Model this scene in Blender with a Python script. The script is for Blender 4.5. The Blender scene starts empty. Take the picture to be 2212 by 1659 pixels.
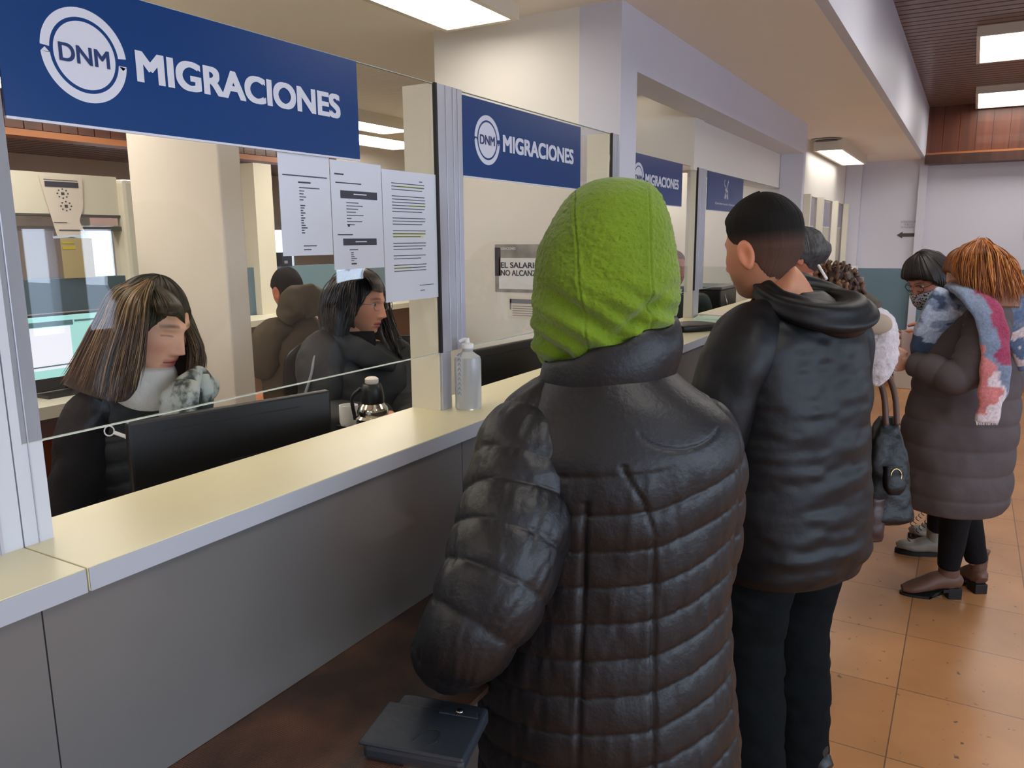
import bpy, bmesh, math, random
import numpy as np
from mathutils import Vector, Matrix
S = bpy.context.scene
COL = S.collection
PI = math.pi
rnd = random.Random(7)
nrs = np.random.RandomState(5)

# ---------------------------------------------------------------- camera
# world: X runs along the counter away from the camera, Y towards the booths, Z up, floor at 0
CX, CY, FPX = 1106.0, 829.5, 1691.0
def _n(a): a = np.array(a, float); return a / np.linalg.norm(a)
_vx = _n([2103 - CX, 510 - CY, FPX]); _vz = np.array([1175 - CX, 10000 - CY, FPX], float)
_zd = _n(_vz); _zd = _n(_zd - _vx * (_vx @ _zd)); _z = -_zd; _y = np.cross(_z, _vx)
RW = np.array([_vx, _y, _z])            # world = RW @ camera(x right, y down, z forward)
EYE = np.array([0, 0, 1.6])
cam = bpy.data.cameras.new('camera'); camo = bpy.data.objects.new('camera', cam); COL.objects.link(camo)
cam.sensor_width = 36; cam.lens = 36 * FPX / 2212; cam.clip_start = 0.02; cam.clip_end = 200
_r = RW @ np.diag([1, -1, -1])
camo.matrix_world = Matrix([[*_r[0], EYE[0]], [*_r[1], EYE[1]], [*_r[2], EYE[2]], [0, 0, 0, 1]])
S.camera = camo
def at(px, py, d): return EYE + RW @ (np.array([px - CX, py - CY, FPX]) * (d / FPX))
VR, VD, VF = RW[:, 0], RW[:, 1], RW[:, 2]          # view right, down, forward in the world

# ---------------------------------------------------------------- light and exposure
S.view_settings.view_transform = 'Standard'; S.view_settings.look = 'None'
S.view_settings.gamma = 1.0; S.view_settings.use_curve_mapping = False
S.view_settings.exposure = 0.14
S.cycles.use_denoising = True
S.cycles.max_bounces = 10; S.cycles.diffuse_bounces = 8; S.cycles.glossy_bounces = 4; S.cycles.transparent_max_bounces = 12
S.cycles.sample_clamp_indirect = 8
W = bpy.data.worlds.new('daylight'); S.world = W; W.use_nodes = True
W.node_tree.nodes['Background'].inputs[0].default_value = (0.66, 0.80, 1.0, 1)
W.node_tree.nodes['Background'].inputs[1].default_value = 8.5
LAMP_COOL = 5.5; LAMP_WARM = 13.0
def portal(name, x0, x1, z0, z1, y):
    l = bpy.data.lights.new(name, 'AREA'); l.shape = 'RECTANGLE'; l.size = x1 - x0; l.size_y = z1 - z0
    l.cycles.is_portal = True
    o = bpy.data.objects.new(name, l); COL.objects.link(o); o.location = ((x0 + x1) / 2, y, (z0 + z1) / 2)
    o.rotation_euler = (PI / 2, 0, 0)
WIN = [(-3.7, -2.6, 0.95, 2.3), (-2.3, -1.0, 0.95, 2.3), (-0.7, 0.7, 0.95, 2.3), (1.0, 2.4, 0.95, 2.3), (3.08, 3.30, 0.95, 1.70), (3.50, 4.32, 0.95, 1.70), (6.2, 7.3, 0.95, 1.9)]  # narrow pair shows mirrored in the glass; other openings are added for more daylight
WALLY = -3.5
for i, (a, b, c, d) in enumerate(WIN): portal('window_portal', a, b, c, d, WALLY - 0.1)

# ---------------------------------------------------------------- materials
def lin(c):
    c = [x / 255 for x in c]
    return tuple((x / 12.92 if x <= .04045 else ((x + .055) / 1.055) ** 2.4) for x in c)
MATS = {}
def mat(name, rgb, rough=0.6, metal=0.0, spec=0.5, noise=None, bump=None, coat=0, emit=None, attr=False, trans=0, sheen=0, alpha=1):
    """rgb 0-255; noise=(scale, amount); bump=(scale, strength, distance)"""
    if name in MATS: return MATS[name]
    m = bpy.data.materials.new(name); m.use_nodes = True; N = m.node_tree.nodes; L = m.node_tree.links
    b = N['Principled BSDF']; c = lin(rgb)
    b.inputs['Base Color'].default_value = (*c, 1); b.inputs['Roughness'].default_value = rough
    b.inputs['Metallic'].default_value = metal; b.inputs['Specular IOR Level'].default_value = spec
    b.inputs['Coat Weight'].default_value = coat; b.inputs['Transmission Weight'].default_value = trans
    b.inputs['Sheen Weight'].default_value = sheen; b.inputs['Alpha'].default_value = alpha
    if emit: b.inputs['Emission Color'].default_value = (*[x for x in emit[0]], 1); b.inputs['Emission Strength'].default_value = emit[1]
    tc = N.new('ShaderNodeTexCoord'); src = None
    if attr:
        a = N.new('ShaderNodeAttribute'); a.attribute_name = 'Col'; L.new(a.outputs['Color'], b.inputs['Base Color']); src = a.outputs['Color']
    if noise:
        n = N.new('ShaderNodeTexNoise'); n.inputs['Scale'].default_value = noise[0]; n.inputs['Detail'].default_value = 5
        L.new(tc.outputs['Object'], n.inputs['Vector'])
        mr = N.new('ShaderNodeMapRange'); mr.inputs[1].default_value = .3; mr.inputs[2].default_value = .7
        mr.inputs[3].default_value = 1 - noise[1]; mr.inputs[4].default_value = 1 + noise[1]; L.new(n.outputs[0], mr.inputs[0])
        mx = N.new('ShaderNodeVectorMath'); mx.operation = 'SCALE'
        if src: L.new(src, mx.inputs[0])
        else: mx.inputs[0].default_value = c
        L.new(mr.outputs[0], mx.inputs['Scale']); L.new(mx.outputs[0], b.inputs['Base Color'])
    if bump:
        n2 = N.new('ShaderNodeTexNoise'); n2.inputs['Scale'].default_value = bump[0]; n2.inputs['Detail'].default_value = 6
        L.new(tc.outputs['Object'], n2.inputs['Vector'])
        bp = N.new('ShaderNodeBump'); bp.inputs['Strength'].default_value = bump[1]; bp.inputs['Distance'].default_value = bump[2]
        L.new(n2.outputs[0], bp.inputs['Height']); L.new(bp.outputs[0], b.inputs['Normal'])
    MATS[name] = m; return m
def nodes(m): return m.node_tree.nodes, m.node_tree.links, m.node_tree.nodes['Principled BSDF']
def glass_mat(name, tint=(0.994, 0.997, 0.995), rough=0.0):
    m = bpy.data.materials.new(name); m.use_nodes = True; N = m.node_tree.nodes; L = m.node_tree.links; N.clear()
    o = N.new('ShaderNodeOutputMaterial'); t = N.new('ShaderNodeBsdfTransparent'); g = N.new('ShaderNodeBsdfGlossy'); x = N.new('ShaderNodeMixShader')
    f = N.new('ShaderNodeFresnel'); f.inputs[0].default_value = 1.5; t.inputs[0].default_value = (*tint, 1); g.inputs['Roughness'].default_value = rough
    ge = N.new('ShaderNodeNewGeometry')                      # Fresnel uses the front-side index on both faces of the thin pane
    iv = N.new('ShaderNodeMix'); iv.data_type = 'FLOAT'; iv.inputs[2].default_value = 1.5; iv.inputs[3].default_value = 1 / 1.5
    L.new(ge.outputs['Backfacing'], iv.inputs[0]); L.new(iv.outputs[0], f.inputs[0])
    L.new(f.outputs[0], x.inputs[0]); L.new(t.outputs[0], x.inputs[1]); L.new(g.outputs[0], x.inputs[2]); L.new(x.outputs[0], o.inputs[0])
    return m

M_wall = mat('wall_paint', (226, 221, 212), .55, noise=(1.2, .025), bump=(60, .05, .002))
M_wallh = mat('hall_wall_paint', (204, 204, 214), .5, noise=(1.5, .03), bump=(60, .05, .002))
M_ceil = mat('ceiling_paint', (240, 231, 216), .8, noise=(2, .02))
M_dado = mat('blue_dado_paint', (98, 124, 136), .45, noise=(3, .05))
M_cream = mat('cream_laminate', (224, 219, 200), .4, noise=(2, .03))
M_top = mat('counter_laminate', (216, 209, 172), .33, noise=(2.5, .04))
M_lip = mat('counter_edge_laminate', (168, 170, 176), .35, noise=(3, .03))
M_panel = mat('front_panel_laminate', (104, 101, 98), .32, noise=(1.6, .05), coat=.15)
M_seam = mat('dark_seam', (70, 66, 62), .8)
M_alu = mat('aluminium_profile', (190, 190, 198), .35, metal=.55, noise=(6, .05))
M_gasket = mat('black_gasket', (22, 20, 20), .6)
M_woodp = mat('red_wood_panel', (98, 48, 24), .4, coat=.1)
M_woodd = mat('dark_wood_trim', (66, 36, 26), .35)
M_slat = mat('brown_ceiling_slat', (112, 82, 68), .4, coat=.15)
M_black = mat('black_plastic', (26, 26, 28), .38)
M_dkgrey = mat('dark_grey_laminate', (84, 78, 74), .5, noise=(4, .06))
M_white = mat('white_plastic', (226, 226, 226), .4)
M_paper = mat('white_paper', (206, 210, 220), .7)
M_paperw = mat('cream_paper', (224, 214, 200), .7)
M_ink = mat('black_ink', (62, 62, 74), .7)
M_inkg = mat('grey_ink', (126, 128, 138), .7)
M_hl = mat('yellow_highlighter', (198, 204, 128), .7)
M_blue = mat('blue_sign', (6, 56, 114), .28, spec=.5)
M_letter = mat('sign_white_print', (206, 209, 220), .35)
M_sblue = mat('blue_print', (26, 50, 100), .35)
M_glass = glass_mat('clear_glass')
M_glassedge = mat('glass_edge', (190, 200, 190), .15, spec=.8)
M_chrome = mat('chrome', (205, 200, 190), .15, metal=1)
M_steel = mat('brushed_steel', (150, 150, 150), .3, metal=.9)
M_lampcase = mat('lamp_casing', (214, 204, 184), .5)
M_skin = mat('skin', (205, 150, 118), .5, attr=True, spec=.35)
# wood grain on the panel and boards
for m_, sc, dk in ((M_woodp, 9.0, .55), (M_woodd, 9.0, .7)):
    N, L, b = nodes(m_)
    tc = N.new('ShaderNodeTexCoord'); mp = N.new('ShaderNodeMapping'); mp.inputs['Scale'].default_value = (14, 14, .6)
    n = N.new('ShaderNodeTexNoise'); n.inputs['Scale'].default_value = 1.2; n.inputs['Detail'].default_value = 6
    cr = N.new('ShaderNodeValToRGB'); c0 = b.inputs['Base Color'].default_value
    cr.color_ramp.elements[0].position = .3; cr.color_ramp.elements[1].position = .7
    cr.color_ramp.elements[0].color = (c0[0] * dk, c0[1] * dk, c0[2] * dk, 1); cr.color_ramp.elements[1].color = (c0[0] * 1.25, c0[1] * 1.2, c0[2] * 1.1, 1)
    L.new(tc.outputs['Object'], mp.inputs[0]); L.new(mp.outputs[0], n.inputs['Vector']); L.new(n.outputs[0], cr.inputs[0]); L.new(cr.outputs[0], b.inputs['Base Color'])
# terracotta floor tiles
M_floor = mat('terracotta_tiles', (178, 128, 88), .3, spec=.5)
N, L, b = nodes(M_floor)
tc = N.new('ShaderNodeTexCoord'); mp = N.new('ShaderNodeMapping'); mp.inputs['Location'].default_value = (-3.36 + 4.4, -0.10 + 4.4, 0)
br = N.new('ShaderNodeTexBrick'); br.offset = 0; br.inputs['Scale'].default_value = 1; br.inputs['Brick Width'].default_value = .44; br.inputs['Row Height'].default_value = .44
br.inputs['Mortar Size'].default_value = .0022; br.inputs['Color1'].default_value = (*lin((206, 148, 96)), 1); br.inputs['Color2'].default_value = (*lin((194, 136, 86)), 1)
br.inputs['Mortar'].default_value = (*lin((128, 92, 66)), 1)
L.new(tc.outputs['Object'], mp.inputs[0]); L.new(mp.outputs[0], br.inputs['Vector'])
n = N.new('ShaderNodeTexNoise'); n.inputs['Scale'].default_value = 2.6; n.inputs['Detail'].default_value = 8; L.new(tc.outputs['Object'], n.inputs['Vector'])
mr = N.new('ShaderNodeMapRange'); mr.inputs[1].default_value = .3; mr.inputs[2].default_value = .7; mr.inputs[3].default_value = .82; mr.inputs[4].default_value = 1.14; L.new(n.outputs[0], mr.inputs[0])
vm = N.new('ShaderNodeVectorMath'); vm.operation = 'SCALE'; L.new(br.outputs[0], vm.inputs[0]); L.new(mr.outputs[0], vm.inputs['Scale'])
# worn grey-green scuffs and dark dirt specks
n2 = N.new('ShaderNodeTexNoise'); n2.inputs['Scale'].default_value = 26; n2.inputs['Detail'].default_value = 6; L.new(tc.outputs['Object'], n2.inputs['Vector'])
r2 = N.new('ShaderNodeMapRange'); r2.inputs[1].default_value = .66; r2.inputs[2].default_value = .72; L.new(n2.outputs[0], r2.inputs[0])
mx = N.new('ShaderNodeMix'); mx.data_type = 'RGBA'; mx.inputs[7].default_value = (*lin((108, 82, 62)), 1); L.new(r2.outputs[0], mx.inputs[0]); L.new(vm.outputs[0], mx.inputs[6])
L.new(mx.outputs[2], b.inputs['Base Color'])
bp = N.new('ShaderNodeBump'); bp.inputs['Strength'].default_value = .25; bp.inputs['Distance'].default_value = .002; L.new(br.outputs['Fac'], bp.inputs['Height']); bp.invert = True; L.new(bp.outputs[0], b.inputs['Normal'])
# perforated brown shelf
M_perf = mat('perforated_brown_board', (84, 52, 36), .45)
N, L, b = nodes(M_perf)
tc = N.new('ShaderNodeTexCoord')
mp = N.new('ShaderNodeMapping'); mp.inputs['Scale'].default_value = (260, 260, 0); L.new(tc.outputs['Object'], mp.inputs[0])
vo = N.new('ShaderNodeTexVoronoi'); vo.inputs['Scale'].default_value = 1; vo.inputs['Randomness'].default_value = 0; L.new(mp.outputs[0], vo.inputs['Vector'])
r1 = N.new('ShaderNodeMapRange'); r1.inputs[1].default_value = .22; r1.inputs[2].default_value = .34; L.new(vo.outputs[0], r1.inputs[0])
n = N.new('ShaderNodeTexNoise'); n.inputs['Scale'].default_value = 9; n.inputs['Detail'].default_value = 6; L.new(tc.outputs['Object'], n.inputs['Vector'])
cr = N.new('ShaderNodeValToRGB'); cr.color_ramp.elements[0].position = .35; cr.color_ramp.elements[1].position = .7
cr.color_ramp.elements[0].color = (*lin((52, 38, 31)), 1); cr.color_ramp.elements[1].color = (*lin((108, 74, 54)), 1); L.new(n.outputs[0], cr.inputs[0])
mx = N.new('ShaderNodeMix'); mx.data_type = 'RGBA'; mx.inputs[6].default_value = (*lin((40, 24, 18)), 1); L.new(r1.outputs[0], mx.inputs[0]); L.new(cr.outputs[0], mx.inputs[7]); L.new(mx.outputs[2], b.inputs['Base Color'])
bp = N.new('ShaderNodeBump'); bp.inputs['Strength'].default_value = .6; bp.inputs['Distance'].default_value = .001; L.new(r1.outputs[0], bp.inputs['Height']); L.new(bp.outputs[0], b.inputs['Normal'])

# ---------------------------------------------------------------- mesh helpers
class MB:
    def __init__(s): s.v = []; s.f = []; s.m = []; s.c = []; s.n = 0
    def add(s, V, F, mi=0, col=None):
        V = np.asarray(V, float).reshape(-1, 3); s.v.append(V)
        s.f += [tuple(i + s.n for i in f) for f in F]; s.m += [mi] * len(F)
        if col is None: col = (0.5, 0.5, 0.5)
        col = np.asarray(col, float)
        s.c.append(np.tile(col, (len(V), 1)) if col.ndim == 1 else col); s.n += len(V); return s
    def box(s, x0, x1, y0, y1, z0, z1, mi=0, R=None, o=(0, 0, 0), col=None):
        V = np.array([(x, y, z) for x in (x0, x1) for y in (y0, y1) for z in (z0, z1)], float)
        if R is not None: V = V @ np.array(R).T
        return s.add(V + np.array(o), [(0, 1, 3, 2), (4, 6, 7, 5), (0, 4, 5, 1), (2, 3, 7, 6), (0, 2, 6, 4), (1, 5, 7, 3)], mi, col)
    def prism(s, pts, axis_o, ax, ay, az, h, mi=0, col=None):
        """polygon pts (in ax, ay) extruded h along az"""
        ax, ay, az = map(np.array, (ax, ay, az)); o = np.array(axis_o, float); n = len(pts)
        B = np.array([o + p[0] * ax + p[1] * ay for p in pts]); T = B + az * h
        return s.add(np.vstack([B, T]), [tuple(range(n))[::-1], tuple(range(n, 2 * n))] + [(i, (i + 1) % n, (i + 1) % n + n, i + n) for i in range(n)], mi, col)
    def grid(s, P, closeu=True, cap=True, mi=0, col=None):
        """P[v][u] points"""
        nv, nu = P.shape[:2]; V = P.reshape(-1, 3); F = []
        for j in range(nv - 1):
            for i in range(nu if closeu else nu - 1):
                a = j * nu + i; b_ = j * nu + (i + 1) % nu
                F.append((a, b_, b_ + nu, a + nu))
        if col is not None and np.asarray(col).ndim == 3: col = np.asarray(col).reshape(-1, 3)
        if cap and closeu:
            V = np.vstack([V, P[0].mean(0), P[-1].mean(0)]); k = nv * nu
            if col is not None and np.asarray(col).ndim == 2: col = np.vstack([col, col[0], col[-1]])
            for i in range(nu): F.append((k, (i + 1) % nu, i)); F.append((k + 1, (nv - 1) * nu + i, (nv - 1) * nu + (i + 1) % nu))
        return s.add(V, F, mi, col)
    def ell(s, c, r, R=None, nu=24, nv=16, mi=0, col=None, fn=None):
        u = np.linspace(0, 2 * PI, nu, endpoint=False); v = np.linspace(.02, PI - .02, nv)
        U, Vv = np.meshgrid(u, v); P = np.stack([np.sin(Vv) * np.cos(U), np.sin(Vv) * np.sin(U), np.cos(Vv)], -1) * np.array(r)
        if fn: P = fn(P)
        if R is not None: P = P @ np.array(R).T
        return s.grid(P + np.array(c), mi=mi, col=col)
    def build(s, name, mats, parent=None, smooth=True, bevel=0, sub=0, auto=True):
        me = bpy.data.meshes.new(name); V = np.vstack(s.v); me.from_pydata(V.tolist(), [], s.f)
        if not isinstance(mats, (list, tuple)): mats = [mats]
        for m in mats: me.materials.append(m)
        if len(mats) > 1: me.polygons.foreach_set('material_index', s.m)
        C = np.vstack(s.c); a = me.color_attributes.new('Col', 'FLOAT_COLOR', 'POINT')
        a.data.foreach_set('color', np.hstack([C, np.ones((len(C), 1))]).ravel())
        me.validate(); me.update()
        bm = bmesh.new(); bm.from_mesh(me); bmesh.ops.recalc_face_normals(bm, faces=bm.faces); bm.to_mesh(me); bm.free()
        o = bpy.data.objects.new(name, me); COL.objects.link(o)
        if smooth:
            for p in me.polygons: p.use_smooth = True
            if auto: me.set_sharp_from_angle(angle=math.radians(40))
        if bevel:
            b_ = o.modifiers.new('bevel', 'BEVEL'); b_.width = bevel; b_.segments = 2; b_.limit_method = 'ANGLE'
        if sub: q = o.modifiers.new('sub', 'SUBSURF'); q.levels = sub; q.render_levels = sub
        if parent is not None: setparent(o, parent)
        return o
def setparent(o, p):
    bpy.context.view_layer.update()
    o.parent = p; o.matrix_parent_inverse = p.matrix_world.inverted()
def tag(o, label=None, cat=None, group=None, kind=None):
    if label: o['label'] = label
    if cat: o['category'] = cat
    if group: o['group'] = group
    if kind: o['kind'] = kind
    return o
def empty(name, loc, label, cat, group=None, rz=0):
    o = bpy.data.objects.new(name, None); COL.objects.link(o); o.empty_display_size = .05; o.location = loc; o.rotation_euler = (0, 0, rz)
    bpy.context.view_layer.update()
    return tag(o, label, cat, group)
def struct(o, label=None): o['kind'] = 'structure'; return tag(o, label)
def box(name, m, x0, x1, y0, y1, z0, z1, parent=None, bevel=0, R=None, o=(0, 0, 0)):
    return MB().box(x0, x1, y0, y1, z0, z1, R=R, o=o).build(name, m, parent, smooth=False, bevel=bevel)
def rotz(a): c, s = math.cos(a), math.sin(a); return np.array([[c, -s, 0], [s, c, 0], [0, 0, 1.]])
def text(body, x, z, h, w, y, m, parent, name='lettering', off=.0, ext=.0006, bold=0, R=None, origin=None, ux=(1, 0, 0), uz=(0, 0, 1)):
    """lettering in the plane spanned by ux, uz; lower-left corner at (x, z) scaled to height h and width w"""
    cu = bpy.data.curves.new(name, 'FONT'); cu.body = body; cu.size = 1; cu.offset = off; cu.extrude = 0
    o = bpy.data.objects.new(name, cu); COL.objects.link(o); bpy.context.view_layer.update()
    dg = bpy.context.evaluated_depsgraph_get(); me = bpy.data.meshes.new_from_object(o.evaluated_get(dg))
    bpy.data.objects.remove(o)
    n = len(me.vertices); co = np.empty(n * 3); me.vertices.foreach_get('co', co); co = co.reshape(-1, 3)
    mn, mxx = co.min(0), co.max(0); co = (co - mn) / np.maximum(mxx - mn, 1e-6)
    ux, uz = np.array(ux, float), np.array(uz, float); O = np.array(origin if origin is not None else (0, y, 0), float)
    ny = np.cross(uz, ux)
    P = O + np.outer(x + co[:, 0] * w, ux) + np.outer(z + co[:, 1] * h, uz) - ny * ext
    F0 = [tuple(p.vertices) for p in me.polygons]; bpy.data.meshes.remove(me); VV = []; FF = []
    for q, (dx, dz) in enumerate([(0, 0)] + ([(-bold, 0), (bold, 0), (-bold, bold * .6), (bold, bold * .6), (-bold, -bold * .6), (bold, -bold * .6)] if bold else [])):
        VV.append(P + ux * dx + uz * dz - ny * q * 4e-5); FF += [tuple(i + q * n for i in f) for f in F0]
    me = bpy.data.meshes.new(name); me.from_pydata(np.vstack(VV).tolist(), [], FF); me.materials.append(m); me.update()
    ob = bpy.data.objects.new(name, me); COL.objects.link(ob)
    if parent is not None: setparent(ob, parent)
    return ob
def catmull(K, n):
    K = np.asarray(K, float); m = len(K)
    if m == 2: t = np.linspace(0, 1, n)[:, None]; return K[0] * (1 - t) + K[1] * t
    d = np.maximum(np.linalg.norm(np.diff(K[:, :3], axis=0), axis=1), 1e-5); t = np.concatenate([[0], np.cumsum(d)])
    T = np.linspace(0, t[-1], n); out = np.empty((n, K.shape[1])); tan = np.empty_like(K)
    for i in range(m):
        if i == 0: tan[i] = (K[1] - K[0]) / (t[1] - t[0])
        elif i == m - 1: tan[i] = (K[-1] - K[-2]) / (t[-1] - t[-2])
        else: tan[i] = (K[i + 1] - K[i - 1]) / (t[i + 1] - t[i - 1])
    for k, x in enumerate(T):
        i = min(max(np.searchsorted(t, x, side='right') - 1, 0), m - 2); h = t[i + 1] - t[i]; s_ = (x - t[i]) / h
        out[k] = (2 * s_**3 - 3 * s_**2 + 1) * K[i] + (s_**3 - 2 * s_**2 + s_) * h * tan[i] + (-2 * s_**3 + 3 * s_**2) * K[i + 1] + (s_**3 - s_**2) * h * tan[i + 1]
    return out
def noise3(P, sc, seed=0):
    """cheap smooth value noise in [-1, 1]"""
    P = np.asarray(P) * sc + 100 + seed * 17.3; I = np.floor(P).astype(np.int64); f = P - I; f = f * f * (3 - 2 * f)
    def h(i, j, k):
        x = (i * 374761393 + j * 668265263 + k * 2147483647 + seed * 9176) & 0xffffffff
        x = ((x ^ (x >> 13)) * 1274126177) & 0xffffffff; return ((x ^ (x >> 16)) & 0xffff) / 32767.5 - 1
    i, j, k = I[..., 0], I[..., 1], I[..., 2]; a, b_, c = f[..., 0], f[..., 1], f[..., 2]
    l = lambda p, q, t: p + (q - p) * t
    return l(l(l(h(i, j, k), h(i + 1, j, k), a), l(h(i, j + 1, k), h(i + 1, j + 1, k), a), b_),
             l(l(h(i, j, k + 1), h(i + 1, j, k + 1), a), l(h(i, j + 1, k + 1), h(i + 1, j + 1, k + 1), a), b_), c)
def loft(K, side, nu=32, nv=40, disp=None, ex=2.0, level=False):
    """K rows: x y z ra rb (ra along side, rb across); returns P[v][u]; disp(th, s, v01, P) -> radial offset"""
    K = catmull(K, nv); C = K[:, :3]; T = np.gradient(C, axis=0); T /= np.linalg.norm(T, axis=1)[:, None] + 1e-9
    s_ = np.array(side, float)
    if level: T = np.tile([0, 0, 1.], (nv, 1))
    A = s_ - np.outer(T @ s_, np.ones(3)) * T if False else s_[None] - (T @ s_)[:, None] * T
    A /= np.linalg.norm(A, axis=1)[:, None]; B = np.cross(T, A)
    th = np.linspace(0, 2 * PI, nu, endpoint=False); c, s = np.cos(th), np.sin(th)
    cc = np.sign(c) * np.abs(c) ** (2 / ex); ss = np.sign(s) * np.abs(s) ** (2 / ex)
    rad = A[:, None] * (K[:, 3, None, None] * cc[None, :, None]) + B[:, None] * (K[:, 4, None, None] * ss[None, :, None])
    P = C[:, None] + rad
    if disp is not None:
        L = np.concatenate([[0], np.cumsum(np.linalg.norm(np.diff(C, axis=0), axis=1))])
        TH, LL = np.meshgrid(th, L); _, V01 = np.meshgrid(th, np.linspace(0, 1, nv))
        nr = A[:, None] * cc[None, :, None] + B[:, None] * ss[None, :, None]; nr = nr / np.maximum(np.linalg.norm(nr, axis=-1, keepdims=True), 1e-6)
        P = P + nr * disp(TH, LL, V01, P)[..., None]
    return P
def tube(mb, pts, r, nu=8, n=None, mi=0, col=None, side=(0.13, 0.21, 0.97)):
    pts = np.asarray(pts, float); r = np.broadcast_to(np.asarray(r, float), (len(pts),))
    K = np.hstack([pts, r[:, None], r[:, None]]); n = n or (len(pts) if len(pts) == 2 else len(pts) * 4)
    return mb.grid(loft(K, side, nu, n), mi=mi, col=col)
def lathe(mb, prof, c, nu=32, mi=0, R=None, col=None):
    th = np.linspace(0, 2 * PI, nu, endpoint=False); P = np.array([[(r * math.cos(t), r * math.sin(t), z) for t in th] for r, z in prof])
    if R is not None: P = P @ np.array(R).T
    return mb.grid(P + np.array(c), mi=mi, col=col)

# ---------------------------------------------------------------- room shell
GY = 1.101; CT = 1.186
XE = 9.55
struct(box('floor', M_floor, -4, XE + .1, WALLY - .1, 8.2, -.1, 0), 'terracotta square tile floor of the waiting hall')
b = MB()
for lo, hi in ((-4, 2.66), (2.66, XE)): b.box(lo, hi, .54, 4.5, 2.4, 2.5)
struct(b.build('ceiling', M_ceil, smooth=False), 'plain beige low ceiling over the counter and booths')
struct(box('trim_1', M_wallh, -4, XE, .50, .54, 2.4, 2.96), 'tall cream face of the dropped ceiling, above the hall')
b = MB(); x = -4.0
while x < 9.45:
    b.box(x, x + .083, WALLY, .50, 2.90, 2.918); x += .1
b.box(-4, XE, WALLY, .5, 2.95, 3.0, 1)
struct(b.build('ceiling', [M_slat, M_gasket], smooth=False, bevel=0), 'brown slatted ceiling over the waiting hall')
b = MB(); b.box(9.42, 9.52, WALLY, .50, 2.42, 2.90, 0)
for i in range(28):
    b.box(9.408, 9.42, .5 - (i + 1) * .145 + .004, .5 - i * .145, 2.43, 2.9, 0)
b.box(9.32, 9.56, WALLY, .50, 2.33, 2.42, 1); b.box(9.39, 9.42, WALLY, .50, 2.42, 2.445, 2)
struct(b.build('trim_2', [M_woodp, M_woodd, mat('light_wood_bead', (160, 96, 48), .4)], smooth=False), 'red-brown wood panelled beam at the far end of the hall')
# end wall of the hall with blue dado
b = MB(); b.box(XE, XE + .1, WALLY, 4.5, 1.26, 3.0, 0); b.box(XE - .003, XE + .1, WALLY, 4.5, 0, 1.26, 1)
struct(b.build('wall_far', [M_wallh, M_dado], smooth=False), 'far wall of the hall, white above a blue dado')
struct(box('baseboard_far', mat('terracotta_skirting', (186, 112, 56), .4), XE - .02, XE, WALLY, 1.2, 0, .075), 'orange skirting along the far wall')
struct(box('trim_3', M_wallh, XE - .06, XE, .47, .545, 0, 2.4), 'white corner post on the far wall')
struct(box('trim_4', M_wallh, XE - .09, XE - .003, 1.10, 1.26, 1.1, 2.4), 'slim white post beside the far booth')
# window wall behind the camera, openings only
b = MB(); xs = [-4] + [v for w in WIN for v in w[:2]] + [XE + .1]
for i in range(0, len(xs), 2): b.box(xs[i], xs[i + 1], WALLY - .12, WALLY, 0, 3.0)
for (a, c, z0, z1) in WIN: b.box(a, c, WALLY - .12, WALLY, 0, z0); b.box(a, c, WALLY - .12, WALLY, z1, 3.0)
struct(b.build('wall_window', M_wallh, smooth=False), 'window wall of the hall opposite the counter')
struct(box('wall_back', M_wallh, -4.1, -4, WALLY, 8.2, 0, 3.0))
# white bulkhead pillar and header in front of booths three and four
b = MB(); b.box(2.659, 2.813, 1.101, 1.26, CT, 2.4); b.box(2.813, 6.16, 1.101, 1.26, 2.193, 2.4); b.box(6.08, 6.16, 1.101, 1.26, CT, 2.193)
struct(b.build('wall_bulkhead', M_wallh, smooth=False), 'white pillar and long header over the third and fourth booths')
struct(box('wall_partition', M_wall, 2.659, 2.76, 1.26, 1.886, 0, 2.4), 'cream partition wall behind the second booth')
b = MB(); b.box(3.99, 4.15, 1.25, 2.9, 1.94, 2.4); b.box(4.15, 6.08, 1.262, 1.40, 1.955, 2.4)
struct(b.build('wall_upper', M_wall, smooth=False), 'cream wall above the fourth booth')
struct(box('wall_booth_rear', M_wall, 4.4, XE, 2.95, 3.05, 0, 2.4))
b = MB(); b.box(6.16, XE, 1.262, 1.34, 1.955, 2.4); b.box(6.16, 6.2, 1.26, 2.95, 0, 2.4)
struct(b.build('wall_far_booth', M_wall, smooth=False), 'cream wall over the far booth')
# square column inside the office behind the first booth
struct(box('trim_5', mat('column_paint', (222, 213, 200), .55, noise=(2, .03)), 2.15, 2.26, 2.56, 3.12, 0, 2.4, bevel=.008), 'wide cream column standing behind the first booth')
# office: dropped beam and rear room
b = MB(); b.box(-4, 4.95, 4.5, 4.56, 2.19, 2.52, 0)
for i in range(75): b.box(-2.6 + i * .1, -2.6 + i * .1 + .094, 4.488, 4.5, 2.21, 2.5, 0)
b.box(-4, 4.95, 4.44, 4.58, 2.165, 2.20, 1)
struct(b.build('trim_6', [M_woodp, mat('light_wood_bead', (160, 96, 48))], smooth=False), 'brown boarded beam across the office')
b = MB(); b.box(4.95, XE, 4.5, 4.56, 2.18, 2.5, 0); b.box(4.95, XE, 4.46, 4.58, 2.13, 2.18, 1)
struct(b.build('trim_7', [M_wall, M_woodd], smooth=False), 'white lit beam with a dark lower edge across the office')
b = MB(); x = -2
while x < XE: b.box(x, x + .083, 4.56, 8.1, 2.46, 2.475); x += .1
b.box(-4, XE, 4.56, 8.1, 2.5, 2.55, 1)
struct(b.build('ceiling', [M_slat, M_gasket], smooth=False), 'brown slatted ceiling at the back of the office')
b = MB(); b.box(-4, XE, 8.1, 8.2, 1.25, 2.5, 0); b.box(-4, XE, 8.095, 8.2, 0, 1.25, 1)
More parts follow.
